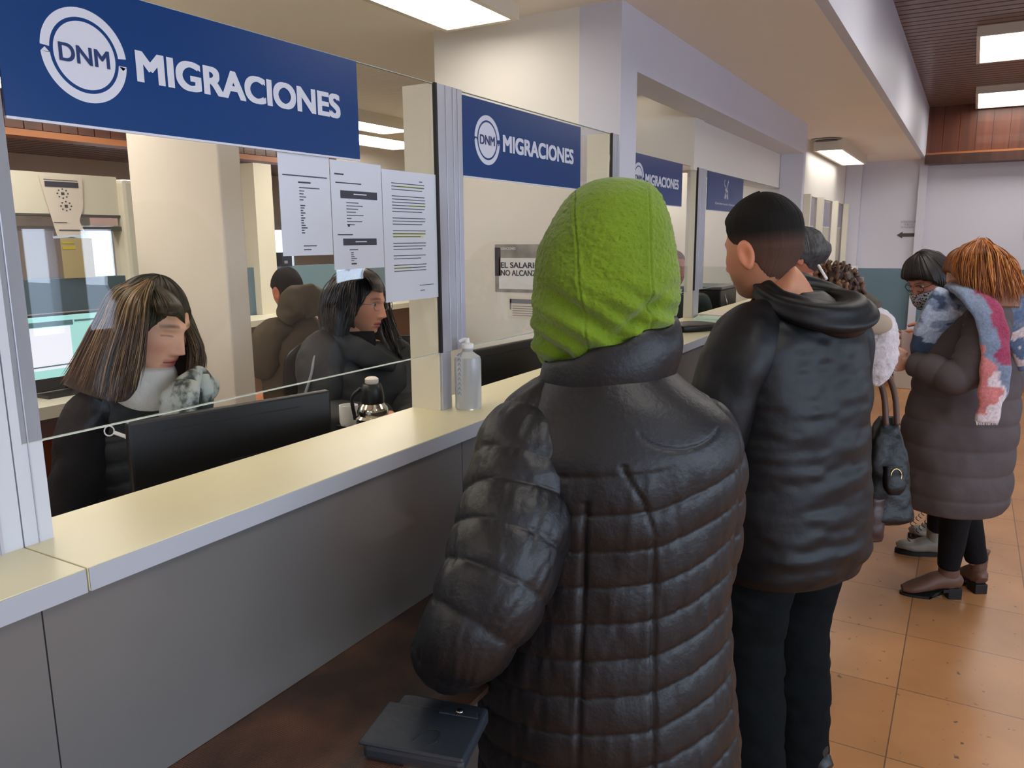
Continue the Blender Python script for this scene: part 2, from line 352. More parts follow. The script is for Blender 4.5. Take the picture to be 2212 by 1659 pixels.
struct(b.build('wall_office_rear', [M_wall, M_dado], smooth=False), 'rear wall of the office')
struct(box('wall_office_side', M_wall, XE, XE + .1, 4.5, 8.2, 0, 2.5))
# raised booth floor
struct(box('floor_raised', mat('grey_booth_floor', (190, 180, 164), .6), -4, 6.2, 1.2, 4.4, 0.002, .22), 'raised floor behind the counter')

# ---------------------------------------------------------------- outside, seen mirrored in the booth glass
struct(box('ground', mat('asphalt', (150, 152, 158), .8, noise=(3, .1)), -30, 40, -80, WALLY - .3, -1.95, -1.9))

# ---------------------------------------------------------------- lamps
M_lc = mat('lamp_diffuser_cool', (255, 255, 255), emit=((1, .97, .92), LAMP_COOL))
M_lw = mat('lamp_diffuser_warm', (255, 255, 255), emit=((1, .93, .82), LAMP_WARM))
M_ln = mat('lamp_diffuser_near', (255, 255, 255), emit=((1, .93, .82), 6.0))
def lamp(x0, x1, y0, y1, z, h, m, label, group=None):
    t = empty('ceiling_lamp', ((x0 + x1) / 2, (y0 + y1) / 2, z), label, 'ceiling lamp', group)
    e = .022
    b = MB(); b.box(x0, x1, y0, y0 + e, z - h, z); b.box(x0, x1, y1 - e, y1, z - h, z); b.box(x0, x0 + e, y0 + e, y1 - e, z - h, z); b.box(x1 - e, x1, y0 + e, y1 - e, z - h, z)
    b.box(x0 + e, x1 - e, y0 + e, y1 - e, z - .01, z)
    b.build('casing', M_lampcase, t, smooth=False)
    MB().box(x0 + e, x1 - e, y0 + e, y1 - e, z - h + .004, z - h + .012).build('diffuser', m, t, smooth=False)
    return t
lamp(1.32, 2.53, 1.43, 1.74, 2.4, .05, M_ln, 'bright ceiling lamp above the first two booths, cut by the top of the picture')
lamp(.2, 1.0, 2.2, 2.5, 2.4, .06, M_lw, 'ceiling lamp over the clerk in the scarf, above the first sign')
M_ld = mat('lamp_diffuser_dim', (250, 246, 236), emit=((1, .93, .82), .9))
lamp(2.95, 3.98, 1.40, 1.72, 2.4, .07, M_ld, 'ceiling lamp inside the third booth, nearer of the slivers under the header')
lamp(4.18, 5.33, 1.42, 1.74, 2.4, .07, M_ld, 'ceiling lamp inside the fourth booth, farther sliver under the header')
lamp(7.15, 8.75, .98, 1.22, 2.4, .09, M_lc, 'ceiling lamp in front of the far booth')
lamp(3.4, 4.5, 3.35, 3.65, 2.4, .07, M_lw, 'office ceiling lamp seen right beside the edge of the first sign')
lamp(4.35, 5.3, 3.75, 4.2, 2.4, .07, M_lw, 'office ceiling lamp in front of the brightly lit white beam')
lamp(2.2, 3.1, 6.1, 6.4, 2.46, .06, M_lw, 'lamp under the brown office ceiling, beneath the left end of the first sign')
lamp(5.6, 6.6, 6.1, 6.4, 2.46, .06, M_lw, 'lamp under the brown office ceiling right of the column')
for i, (x, y) in enumerate(((.9, 3.2), (2.0, 4.0), (0.1, 4.2), (5.2, 2.2), (7.0, 2.2), (-1.6, 1.5), (-2.6, 3.0))): lamp(x, x + 1.1, y - .15, y + .15, 2.4, .06, M_lw, 'unseen ceiling lamp added to brighten the rooms behind the glass', 'added unseen lamps behind the booths')  # out of view, added to lift the light inside the booths and office
for x in (-2.8, 0.3, 3.2): lamp(x, x + .9, -1.1, .08, 2.9, .06, M_lc, 'unseen ceiling lamp added to brighten the hall', 'added unseen hall lamps')  # out of view, added for more ambient light in the hall
lamp(6.03, 6.97, -1.1, .09, 2.9, .06, M_lc, 'upper of the two hall ceiling lamps at the right edge')
lamp(8.38, 9.36, -1.1, .09, 2.9, .06, M_lc, 'lower hall ceiling lamp, close to the wood panelled beam')

# ---------------------------------------------------------------- counter
t = empty('service_counter', (2.5, 1.1, 0), 'long cream service counter with grey front under all the glass booths', 'counter')
b = MB(); b.box(-.9, .546, .957, 1.189, 1.1535, CT); b.box(.548, 1.79, .957, 1.189, 1.1535, CT); b.box(1.792, 2.66, .957, 1.189, 1.1535, CT); b.box(2.66, 6.3, .957, 1.30, 1.1535, CT)
b.build('worktop', M_top, t, smooth=False, bevel=.001)
b = MB(); b.box(-.9, .545, .955, .9568, 1.1535, CT - .001); b.box(.549, 2.66, .955, .9568, 1.1535, CT - .001); b.box(2.662, 6.3, .955, .9568, 1.1535, CT - .001)
b.build('edge_band', M_lip, t, smooth=False, bevel=.0006)
xs = [-.9, .4905, 1.4335, 2.4, 3.4, 4.4, 5.4, 6.3]
for i in range(7):
    MB().box(xs[i] + .001, xs[i + 1] - .001, .966, .984, .835, 1.1535).build('front_panel', M_panel, t, smooth=False)
MB().box(-.9, 6.3, .972, .99, .80, 1.15).build('carcass', M_seam, t, smooth=False)
box('base_panel', M_dkgrey, -.9, 6.3, 1.10, 1.13, 0, 1.1535, t)
MB().box(-.9, 6.3, .988, 1.16, .80, .834).build('bottom_board', M_panel, t, smooth=False)
# shelf for bags
t = empty('bag_shelf', (1.0, .8, 0), 'brown perforated shelf running below the counter front panels', 'shelf')
MB().box(-.3, 2.44, .665, .987, .824, .834).build('shelf_board', M_perf, t, smooth=False)
MB().box(2.44, 2.475, .545, .987, 0, .834).build('end_panel', M_dkgrey, t, smooth=False, bevel=.002)
MB().box(-.3, -.27, .665, .987, 0, .834).build('end_panel', M_dkgrey, t, smooth=False)

# ---------------------------------------------------------------- booth glass, posts
def pane(x0, x1, z0, z1, y, label, name='glass_screen'):
    o = MB().box(x0, x1, y, y + .006, z0, z1).build(name, [M_glass], smooth=False)
    tag(o, label, 'glass screen')
    box('polished_edge', M_glassedge, x0, x1, y - .0004, y + .0064, z0 - .0016, z0, o); box('polished_edge', M_glassedge, x0, x1, y - .0004, y + .0064, z1, z1 + .0012, o); return o
pane(.56, 1.545, 1.330, 1.953, GY, 'large clear glass pane of the first booth, under the biggest sign')
pane(1.66, 2.577, 1.330, 1.953, GY, 'clear glass pane of the second booth, left of the green hood')
pane(2.83, 3.95, 1.330, 1.953, 1.25, 'clear glass pane of the third booth, seen between the hooded and the short-haired person')
pane(4.2, 6.05, 1.330, 1.953, 1.25, 'clear glass pane of the fourth booth with the square emblem sign')
def post(x0, x1, xs1, y, label, deep=.088, z1=1.955, grooves=True, y1=None):
    t = empty('booth_post', (x0, y + .04, CT), label, 'post')
    box('body', M_cream, x0, x1, y + .003, y + deep, CT, z1, t)
    b = MB(); b.box(x0 + .004, x1, y - .004, y + .003, CT, 1.33, 0); b.box(x0 + .006, xs1, y - .006, y + .003, 1.33, z1, 0)
    for k in (.35, .62, .8): 
        xg = x0 + (xs1 - x0) * k; b.box(xg, xg + .003, y - .008, y - .006, 1.33, z1, 0)
    b.build('aluminium_face', M_alu, t, smooth=False, bevel=.0008)
    box('gasket', M_gasket, x0 - .001, x0 + .006, y - .007, y, 1.33, z1, t)
    return t
post(1.544, 1.588, 1.654, GY, 'cream and aluminium post between the first and second booths')
post(2.577, 2.605, 2.64, GY, 'narrow post at the end of the second booth, against the white pillar')
post(4.05, 4.14, 4.2, 1.25, 'grey post between the third and fourth booths', deep=.05)
t = empty('booth_post', (.54, GY + .04, CT), 'wide grey ribbed post at the left edge of the picture', 'post')
b = MB(); b.box(.3, .546, GY, GY + .085, CT, 2.0); b.box(.548, .588, GY, GY + .085, CT, 2.0)
b.build('body', mat('grey_post_laminate', (196, 198, 204), .42, noise=(3, .04)), t, smooth=False)
b = MB(); b.box(.5, .504, GY - .003, GY, CT, 2.0); b.box(.516, .520, GY - .003, GY, CT, 2.0); b.box(.567, .5685, GY - .002, GY, CT, 2.0)
b.build('rib', M_alu, t, smooth=False)

# ---------------------------------------------------------------- signs
def ring(cx, cz, r0, r1, a0, a1, n=48):
    th = np.linspace(a0, a1, n); return [(cx + r1 * math.cos(a), cz + r1 * math.sin(a)) for a in th] + [(cx + r0 * math.cos(a), cz + r0 * math.sin(a)) for a in th[::-1]]
def sign(x0, y, z0, w, h, label, kind='mig'):
    o = MB().box(x0, x0 + w, y - .005, y - .001, z0, z0 + h).build('hanging_sign', M_blue, smooth=False)
    tag(o, label, 'sign')
    box('backing_strip', M_letter, x0, x0 + w, y - .0052, y - .001, z0 - .0035, z0, o)
    yy = y - .0052; k = w / .686
    if kind == 'mig':
        cx, cz = x0 + .116 * k, z0 + h * .497; R = .0625 * k
        b = MB()
        for a0, a1 in ((.10, PI - .07), (PI + .07, 2 * PI - .10)):
            pts = ring(cx, cz, R * .80, R, a0, a1); n = len(pts) // 2; P = np.array([(p[0], yy, p[1]) for p in pts])
            b.add(P, [(i, i + 1, 2 * n - 2 - i, 2 * n - 1 - i) for i in range(n - 1)])
        for sx, dz in ((-1, 1), (1, -1)):     # the little arrow notches
            xa = cx + sx * R * .80; xb = cx + sx * R
            b.add([(xa, yy, cz - R * .07), (xb, yy, cz - R * .07), ((xa + xb) / 2, yy, cz - R * .07 + dz * .1 * R), (xa, yy, cz - .1 * R), (xb, yy, cz - .1 * R)], [(0, 1, 2)])
        pts = ring(cx, cz, 0.0001, R * .72, 0, 2 * PI, 64); n = len(pts) // 2; P = np.array([(p[0], yy, p[1]) for p in pts]); b.add(P, [(i, i + 1, 2 * n - 2 - i, 2 * n - 1 - i) for i in range(n - 1)])
        b.build('round_emblem', M_letter, o, smooth=False)
        text('DNM', cx - .037 * k, cz - .0115 * k, .023 * k, .072 * k, yy, M_sblue, o, 'emblem_letters', bold=.0008 * k)
        text('MIGRACIONES', x0 + .196 * k, z0 + h * .39, .042 * k, .434 * k, yy, M_letter, o, 'lettering', bold=.0027 * k)
    else:
        b = MB(); cx, cz = x0 + w * .5, z0 + h * .60; X_, Z_ = np.array([1, 0, 0.]), np.array([0, 0, 1.])
        def bar(p, q, r):
            p, q = np.array(p) * k, np.array(q) * k; d = (q - p) / np.linalg.norm(q - p); n_ = np.array([-d[1], d[0]]) * r * k
            b.add([(cx + a[0], yy, cz + a[1]) for a in (p - n_, q - n_, q + n_, p + n_)], [(0, 1, 2, 3)])
        bar((-.035, -.045), (.032, .048), .004); bar((.035, -.045), (-.022, .02), .004)
        for i in range(8): a = 1.9 + i * .36; bar((-.03 + .016 * math.cos(a), .034 + .016 * math.sin(a)), (-.03 + .016 * math.cos(a + .36), .034 + .016 * math.sin(a + .36)), .0035)
        for a, r in ((.3, .03), (1.3, .02), (2.6, .03), (3.6, .034), (4.2, .04), (5.2, .04), (5.8, .032)):
            bar((r * .35 * math.cos(a), -.012 + r * .35 * math.sin(a)), (r * math.cos(a), -.012 + r * math.sin(a)), .005)
        b.build('emblem', M_letter, o, smooth=False)
        text('Gendarmeria Nacional', x0 + w * .2, z0 + h * .17, .012, w * .6, yy, M_letter, o, 'lettering', bold=.0004)
    return o
sign(.589, GY, 1.763, .687, .189, 'largest blue sign with round emblem reading MIGRACIONES, hung over the first booth')
sign(1.657, GY, 1.756, .670, .189, 'blue MIGRACIONES sign over the second booth, left of the green hood')
sign(3.10, 1.25, 1.753, .70, .199, 'blue MIGRACIONES sign partly hidden by the white pillar')
sign(4.228, 1.25, 1.750, .75, .200, 'square-looking blue sign with a crossed emblem, above the short-haired man', kind='emb')

# papers on the first glass pane
def sheet(x0, x1, z0, z1, y, label, m=None, group='notices taped to the first glass'):
    o = MB().box(x0, x1, y - .0006, y, z0, z1).build('notice_sheet', m or M_paper, smooth=False); return tag(o, label, 'paper notice', group)
def lines(o, y, rows, m=None, name='print'):
    b = MB()
    for (x0, x1, z, t_) in rows: b.add([(x0, y, z), (x1, y, z), (x1, y, z + t_), (x0, y, z + t_)], [(0, 1, 2, 3)])
    return b.build(name, m or M_ink, o, smooth=False)
PY = GY - .001; py = PY - .0009
o = sheet(1.055, 1.188, 1.573, 1.759, PY, 'left notice on the first glass, with a narrow column of text')
lines(o, py, [(1.064, 1.18, 1.719, .0022), (1.102, 1.135, 1.707, .003), (1.104, 1.158, 1.698, .0018)] + [(1.104, 1.104 + .009 + .012 * rnd.random(), 1.692 - i * .0055, .0018) for i in range(4)] +
      [(1.105, 1.105 + .006 + .012 * rnd.random(), 1.665 - i * .0046, .0022) for i in range(12)] + [(1.108, 1.143, 1.590, .002), (1.108, 1.128, 1.583, .002)])
o = sheet(1.190, 1.345, 1.543, 1.757, PY, 'middle notice on the first glass, with two dark header bars')
lines(o, py, [(1.201, 1.228, 1.729, .003), (1.203, 1.28, 1.713, .0022)] + [(1.232, 1.232 + .012 + .04 * rnd.random(), 1.675 - i * .0062, .0016) for i in range(8)] + [(1.234, 1.24, 1.628, .005)] +
      [(1.203, 1.248, 1.611, .0025), (1.236, 1.262, 1.581, .002)] + [(1.24, 1.246 + .014 * rnd.random(), 1.575 - i * .004, .0018) for i in range(5)] + [(1.24, 1.256, 1.552, .003)])
lines(o, py, [(1.216, 1.329, 1.684, .0155)], name='header_bar'); lines(o, py, [(1.218, 1.322, 1.591, .0135)], name='header_bar')
lines(o, py - .0002, [(1.255, 1.295, 1.692, .0022), (1.255, 1.29, 1.597, .0022)], M_letter, 'header_print')
o = sheet(1.347, 1.543, 1.466, 1.750, PY, 'tall right notice on the first glass, text lines marked in yellow')
rr = []; zz = 1.722
for blk in (3, 6, 3, 3, 3, 2, 3):
    for i in range(blk): rr.append((1.378, 1.50 - (.03 * rnd.random() if i == blk - 1 else .004 * rnd.random()), zz, .0017)); zz -= .0066
    zz -= .0075
lines(o, py, [r for r in rr] + [(1.478, 1.49, 1.729, .002), (1.47, 1.525, 1.497, .0015), (1.472, 1.49, 1.485, .0015)], M_ink)
lines(o, py + .0002, [(1.40, 1.495, rr[1][2] - .001, .004), (1.44, 1.50, rr[6][2] - .001, .004), (1.378, 1.50, rr[13][2] - .001, .004), (1.378, 1.49, rr[14][2] - .001, .004), (1.378, 1.44, rr[-2][2] - .001, .004)], M_hl, 'highlighting')
# posters on the partition wall behind the second booth
WX = 2.659
def wposter(y0, y1, z0, z1, m, label, d=.0012, name='poster'):
    o = MB().box(WX - d, WX, y0, y1, z0, z1).build(name, m, smooth=False); return tag(o, label, 'poster')
M_gp = mat('grey_poster_print', (150, 146, 140), .6, noise=(14, .35))
o = wposter(1.36, 1.618, 1.398, 1.582, M_gp, 'grey photo poster reading EL SALARIO NO ALCANZA behind the second glass')
MB().box(WX - .002, WX - .0014, 1.36, 1.60, 1.41, 1.53).build('white_banner', M_white, o, smooth=False)
MB().box(WX - .002, WX - .0014, 1.592, 1.618, 1.46, 1.57).build('dark_strip', M_ink, o, smooth=False)
for s_, z_ in (('EL SALARIO', 1.492), ('NO ALCANZA', 1.462)):
    text(s_, 0, 0, .021, .175, 0, M_ink, o, 'lettering', bold=.001, origin=(WX - .0022, 1.590, z_), ux=(0, -1, 0), uz=(0, 0, 1), ext=.0)
text('MIGRACIONES', 0, 0, .010, .075, 0, M_letter, o, 'lettering', bold=.0004, origin=(WX - .0016, 1.60, 1.561), ux=(0, -1, 0), uz=(0, 0, 1), ext=.0)
o = wposter(1.36, 1.562, 1.295, 1.380, M_paperw, 'small notice with a dark top band under the grey poster')
b = MB(); b.box(WX - .0016, WX - .0013, 1.36, 1.552, 1.355, 1.372); b.box(WX - .0016, WX - .0013, 1.545, 1.552, 1.33, 1.372)
for i in range(5): b.box(WX - .0016, WX - .0013, 1.38, 1.54, 1.343 - i * .009, 1.3455 - i * .009)
b.build('print', M_inkg, o, smooth=False)

# ================================================================= people
def hd(fwd, up=(0, 0, 1)):
    """columns: person's right, forward, up"""
    f = _n(fwd); u = np.array(up, float); u = _n(u - f * (u @ f)) if abs(_n(u) @ f) < .999 else u
    return np.stack([np.cross(f, u), f, u], 1)
def g(x, m, s): return np.exp(-((x - m) / s) ** 2)
def head_base(P, narrow=1.0):
    """unit sphere points -> head shape in metres (x right, y forward, z up; eyes at z=0)"""
    x, y, z = P[..., 0], P[..., 1], P[..., 2]
    t = np.clip(-z, 0, 1); zz = z * .118
    wx = .076 * (1 - .30 * t ** 1.6) * narrow; yy = np.where(y > 0, .092 * (1 - .06 * t), .100 * (1 - .42 * t))
    X = np.sign(x) * np.abs(x) ** .92 * wx; Y = y * yy + .030 * t ** 2 + .004
    return np.stack([X, Y, zz], -1)
def head_mesh(mb, C, R, s=1.0, skin=(206, 152, 122), lips=(176, 96, 90), brow=(50, 36, 30), eyes='open', beard=None, nose=1.0, ears=True):
    nu, nv = 150, 120; u = np.linspace(0, 2 * PI, nu, endpoint=False); v = np.linspace(.03, PI - .03, nv); U, Vv = np.meshgrid(u, v)
    sp = np.stack([np.sin(Vv) * np.cos(U), np.sin(Vv) * np.sin(U), np.cos(Vv)], -1)
    P = head_base(sp); x, y, z = P[..., 0].copy(), P[..., 1].copy(), P[..., 2].copy(); F = np.clip((y - .01) / .03, 0, 1); ax = np.abs(x)
    d = .006 * g(z, .020, .010) * g(ax, .026, .03) - .012 * g(ax, .032, .016) * g(z, .003, .012)
    d += nose * (np.interp(z, [-.058, -.050, -.042, -.005, .012, .03], [0, .010, .026, .009, .004, 0]) * g(x, 0, np.interp(z, [-.05, 0], [.0115, .009]))
                 + .009 * g(ax, .014, .007) * g(z, -.044, .007))
    d += .0065 * g(z, -.066, .005) * g(x, 0, .019) + .0070 * g(z, -.079, .006) * g(x, 0, .017) - .005 * g(z, -.0725, .0022) * g(x, 0, .022)
    d += .007 * g(z, -.103, .014) * g(x, 0, .022) + .004 * g(ax, .044, .02) * g(z, -.03, .02) - .003 * g(z, -.09, .006) * g(x, 0, .02)
    P[..., 1] += d * F
    sk = np.array(lin(skin)); col = np.tile(sk, P.shape[:2] + (1,))
    col *= (1 + .05 * noise3(P, 40, 3))[..., None]
    def mixc(c, w): 
        nonlocal col; w = np.clip(w, 0, 1)[..., None]; col = col * (1 - w) + np.array(lin(c)) * w
    mixc((214, 120, 104), .35 * F * g(ax, .045, .022) * g(z, -.032, .02)); mixc((210, 116, 100), .3 * F * g(x, 0, .014) * g(z, -.042, .012))
    if beard: mixc(beard, .45 * F * np.clip(g(z, -.088, .028) * 1.2, 0, 1) * (z < -.052))
    mixc(lips, F * 1.1 * np.clip(g(z, -.0665, .0055) + g(z, -.0785, .006), 0, 1) * g(x, 0, .020) ** .6 * (ax < .026)); mixc((90, 40, 40), F * g(z, -.0725, .0016) * (ax < .024))
    mixc(brow, F * .85 * g(z, .0215 + .004 * np.sin(ax * 60), .0042) * g(ax, .032, .019) ** .5 * (ax > .012) * (ax < .052))
    if eyes == 'closed': mixc((48, 32, 28), F * .7 * g(z, -.001 - 8 * (ax - .032) ** 2 + .0, .0013) * (ax > .019) * (ax < .046))
    Q = (P * s) @ R.T + C; mb.grid(Q, col=col, cap=True)
    if eyes == 'open':
        for sx in (-1, 1):
            uu = np.linspace(0, 2 * PI, 20, endpoint=False); vv = np.linspace(.05, PI - .05, 16); A, B_ = np.meshgrid(uu, vv)
            E = np.stack([np.sin(B_) * np.cos(A), np.sin(B_) * np.sin(A), np.cos(B_)], -1)
            c = np.tile(np.array(lin((225, 218, 212))), E.shape[:2] + (1,)); c[E[..., 1] > .86] = lin((52, 34, 26)); c[E[..., 2] > .45] = sk * .8; c[E[..., 2] < -.62] = sk
            E = (E * .0118 + np.array([sx * .0315, .0735, .002])) * s; mb.grid(E @ R.T + C, col=c)
    if ears:
        for sx in (-1, 1):
            def ef(P):
                q = P.copy(); rr = np.sqrt((P[..., 1] / (.022 * s)) ** 2 + (P[..., 2] / (.037 * s)) ** 2)
                q[..., 0] = np.where(P[..., 0] * sx > 0, P[..., 0] * np.clip(rr * 1.5, .1, 1.3), P[..., 0]); q[..., 1] *= 1 - .25 * np.clip(-P[..., 2] / .032, 0, 1); return q
            Re = R @ rotz(-sx * .42) @ np.array([[1, 0, 0], [0, .97, .2], [0, -.2, .97]])
            mb.ell(C + R @ (np.array([sx * .079, -.008, -.012]) * s), np.array([.012, .022, .037]) * s, Re, 24, 18, col=np.array(lin(skin)) * np.array([1.02, .86, .82]), fn=ef)
def hairmesh(C, R, s, zl, thick, name, m, parent, seed=1, strand=.0016, amp=.004, base=(20, 17, 16), fade=None):
    """hair shell over the skull: zl(|azimuth|) gives the hairline height, thick(az, z) the thickness"""
    nu, nv = 220, 130; u = np.linspace(0, 2 * PI, nu, endpoint=False); v = np.linspace(.02, PI - .3, nv); U, Vv = np.meshgrid(u, v)
    sp = np.stack([np.sin(Vv) * np.cos(U), np.sin(Vv) * np.sin(U), np.cos(Vv)], -1); P = head_base(sp)
    az = np.abs(np.arctan2(sp[..., 0], sp[..., 1])); z = P[..., 2]; line = zl(az)
    w = 1 / (1 + np.exp(-(z - line + .004 * noise3(P, 90, seed)) / .0028)); th = thick(az, z)
    ridg = strand * noise3(np.stack([U * 26, z * 14, z * 0], -1), 1, seed) + strand * .7 * noise3(np.stack([U * 60, z * 20, z * 0], -1), 1, seed + 5) + amp * noise3(P, 28, seed + 2)
    off = -.021 + w * (th + .021 + ridg); N_ = _nn(sp * np.array([1, 1, .85])); P = P + N_ * off[..., None]
    cc = np.tile(np.array(lin(base)), P.shape[:2] + (1,))
    if fade is not None: k = (np.clip(1 - (th * w) / .011, 0, 1) ** 1.3)[..., None] * .62; cc = cc * (1 - k) + np.array(lin(fade)) * k
    b = MB(); b.grid((P * s) @ R.T + C, cap=True, col=cc); return b.build(name, m, parent)
def _nn(A): return A / np.maximum(np.linalg.norm(A, axis=-1, keepdims=True), 1e-9)
def remesh(mb, vox, smooth=6):
    me = bpy.data.meshes.new('tmp'); me.from_pydata(np.vstack(mb.v).tolist(), [], mb.f); me.update()
    bm = bmesh.new(); bm.from_mesh(me); bmesh.ops.recalc_face_normals(bm, faces=bm.faces); bm.to_mesh(me); bm.free()
    o = bpy.data.objects.new('tmp', me); COL.objects.link(o)
    r = o.modifiers.new('r', 'REMESH'); r.mode = 'VOXEL'; r.voxel_size = vox
    sm = o.modifiers.new('s', 'SMOOTH'); sm.iterations = smooth; sm.factor = .5
    bpy.context.view_layer.update(); dg = bpy.context.evaluated_depsgraph_get(); m2 = bpy.data.meshes.new_from_object(o.evaluated_get(dg))
    n = len(m2.vertices); V = np.empty(n * 3); m2.vertices.foreach_get('co', V); F = [tuple(p.vertices) for p in m2.polygons]
    bpy.data.objects.remove(o); bpy.data.meshes.remove(me); bpy.data.meshes.remove(m2); return V.reshape(-1, 3), F
def hand(mb, wrist, R, s=1.0, curl=.6, skin=(206, 152, 122), thumb=1, spread=.04):
    """R columns: across (towards the thumb when thumb=1), along the fingers, back of the hand"""
    h = MB(); T = lambda p: (np.array(p, float) * s) @ R.T + wrist
    h.ell(T((0, .048, 0)), np.array([.040, .052, .014]) * s, R); tube(h, [T((0, -.02, 0)), T((0, .03, 0))], .022 * s, 12)
    for i, (x, L) in enumerate(((.029, .9), (.010, 1.0), (-.010, .94), (-.028, .74))):
        p = np.array([x * thumb, .086 - abs(x - .005) * .25, 0.]); a = .15 + .08 * i; pts = [T(p)]; sx = (x / .03) * spread * thumb
        for k, ln in enumerate((.043, .027, .022)):
            a += curl * (.8 if k == 0 else 1.0); p = p + np.array([sx, math.cos(a), -math.sin(a)]) * ln * L; pts.append(T(p))
        tube(h, pts, np.array([.0092, .0088, .0080, .0066]) * s, 10, 16)
    p0 = np.array([.030 * thumb, .012, -.004]); p1 = p0 + np.array([.022 * thumb, .028, -.012]); p2 = p1 + np.array([.006 * thumb, .030, -.012]); p3 = p2 + np.array([-.004 * thumb, .022, -.010])
    tube(h, [T(p) for p in (p0, p1, p2, p3)], np.array([.013, .0115, .0098, .0075]) * s, 10, 16)
    V, F = remesh(h, .0036 * s, 3); mb.add(V, F, 0, lin(skin))
def capsule(b, pts, r, nu=16): tube(b, pts, r, nu, max(10, len(pts) * 5))
def body(label, J, head, cat='person', vox=.014, hands=(), skin=(206, 152, 122), legs=True, k=1.0, **kw):
    """J: joints in the world; one continuous body, clothing comes as children"""
    b = MB()
    side = _n(J['shR'] - J['shL'])
    tk = [(*J['hip'], .145 * k, .10 * k), (*(.6 * J['hip'] + .4 * J['chest']), .125 * k, .088 * k), (*J['chest'], .145 * k, .10 * k), (*(.35 * J['chest'] + .65 * J['neck']), .135 * k, .08 * k), (*J['neck'], .05 * k, .05 * k)]
    b.grid(loft(tk, side, 28, 30)); hp = np.array(head[0]); Rh = head[1]
    nb = hp + Rh @ np.array([0, -.028, -.075]) * head[2]
    capsule(b, [J['neck'] - (0, 0, .03), .5 * (J['neck'] + nb), nb], [.060 * k, .054 * k, .056 * k])
    for s_ in 'LR':
        capsule(b, [.6 * J['neck'] + .4 * J['sh' + s_], J['sh' + s_], J['el' + s_], J['wr' + s_]], [.045, .048 * k, .038, .026])
        if legs: capsule(b, [J['hip'] + (J['kn' + s_] - J['hip']) * .12 + side * (.07 if s_ == 'R' else -.07), .5 * (J['hip'] + J['kn' + s_]) + side * (.045 if s_ == 'R' else -.045), J['kn' + s_], J['an' + s_]], [.085 * k, .075 * k, .052, .036])
        if legs and 'to' + s_ in J: capsule(b, [J['an' + s_] + (0, 0, -.01), J['an' + s_] + (0, 0, -.045), J['to' + s_]], [.036, .036, .026])
    V, F = remesh(b, vox); out = MB().add(V, F, 0, lin(skin))
    head_mesh(out, hp, Rh, head[2], skin=skin, **kw)
    for h_ in hands: hand(out, *h_[:2], skin=skin, **h_[2])
    o = out.build('person', M_skin, auto=False); return tag(o, label, cat)
def cloth(name, rgb, rough=.6, bscale=40, bstr=.3, spec=.4, sheen=0, noise=(8, .06), bd=.004, coat=0): return mat(name, rgb, rough, spec=spec, noise=noise, bump=(bscale, bstr, bd), sheen=sheen, coat=coat)
def sleeve(b, pts, r, side=(0, 0, 1), disp=None, nu=44, nv=70, flat=.92, mi=0):
    pts = np.array(pts, float); K = np.hstack([pts, np.array(r)[:, None], np.array(r)[:, None] * flat]); b.grid(loft(K, side, nu, nv, disp), mi=mi)
def wr(amp, sc=14, seed=0, an=(1, 1, 1)): return lambda th, s, v, P: amp * noise3(P * np.array(an), sc, seed) + amp * .5 * noise3(P * np.array(an), sc * 2.3, seed + 3)
def strands(name, m, parent, guides, n, r=.0014, m_=26, jit=.006, wave=.002, seed=1, cols=None):
    """hair locks interpolated across a fan of guide curves"""
    rs = np.random.RandomState(seed); G = np.array([catmull(q, m_) for q in guides]); ng = len(G); V = []; F = []; Cc = []; k = 0
    cols = cols or [(60, 40, 28)]
    for i in range(n):
        t = rs.rand() * (ng - 1); a = int(t); f = t - a; a2 = min(a + 1, ng - 1); P = G[a] * (1 - f) + G[a2] * f; L = int(m_ * (.86 + .14 * rs.rand()))
        P = P[:L] + rs.randn(3) * jit * np.linspace(.3, 1, L)[:, None] + wave * np.sin(np.linspace(0, 5 + 4 * rs.rand(), L) + rs.rand() * 6)[:, None] * rs.randn(3)
        T = _nn(np.gradient(P, axis=0)); A = _nn(np.cross(T, [.3, .5, .81])); B_ = np.cross(T, A); rr = r * (.7 + .6 * rs.rand()) * np.interp(np.linspace(0, 1, L), [0, .1, .8, 1], [.6, 1, .9, .15])
        for q in (0, 2 * PI / 3, 4 * PI / 3): V.append(P + (A * math.cos(q) + B_ * math.sin(q)) * rr[:, None])
        c = np.array(lin(cols[rs.randint(len(cols))])) * (.8 + .4 * rs.rand()); Cc.append(np.tile(c, (3 * L, 1)))
        for j in range(L - 1):
            for q in range(3): a_ = k + q * L + j; b_ = k + ((q + 1) % 3) * L + j; F.append((a_, b_, b_ + 1, a_ + 1))
        k += 3 * L
    b = MB(); b.add(np.vstack(V), F, 0, np.vstack(Cc)); return b.build(name, m, parent, auto=False)
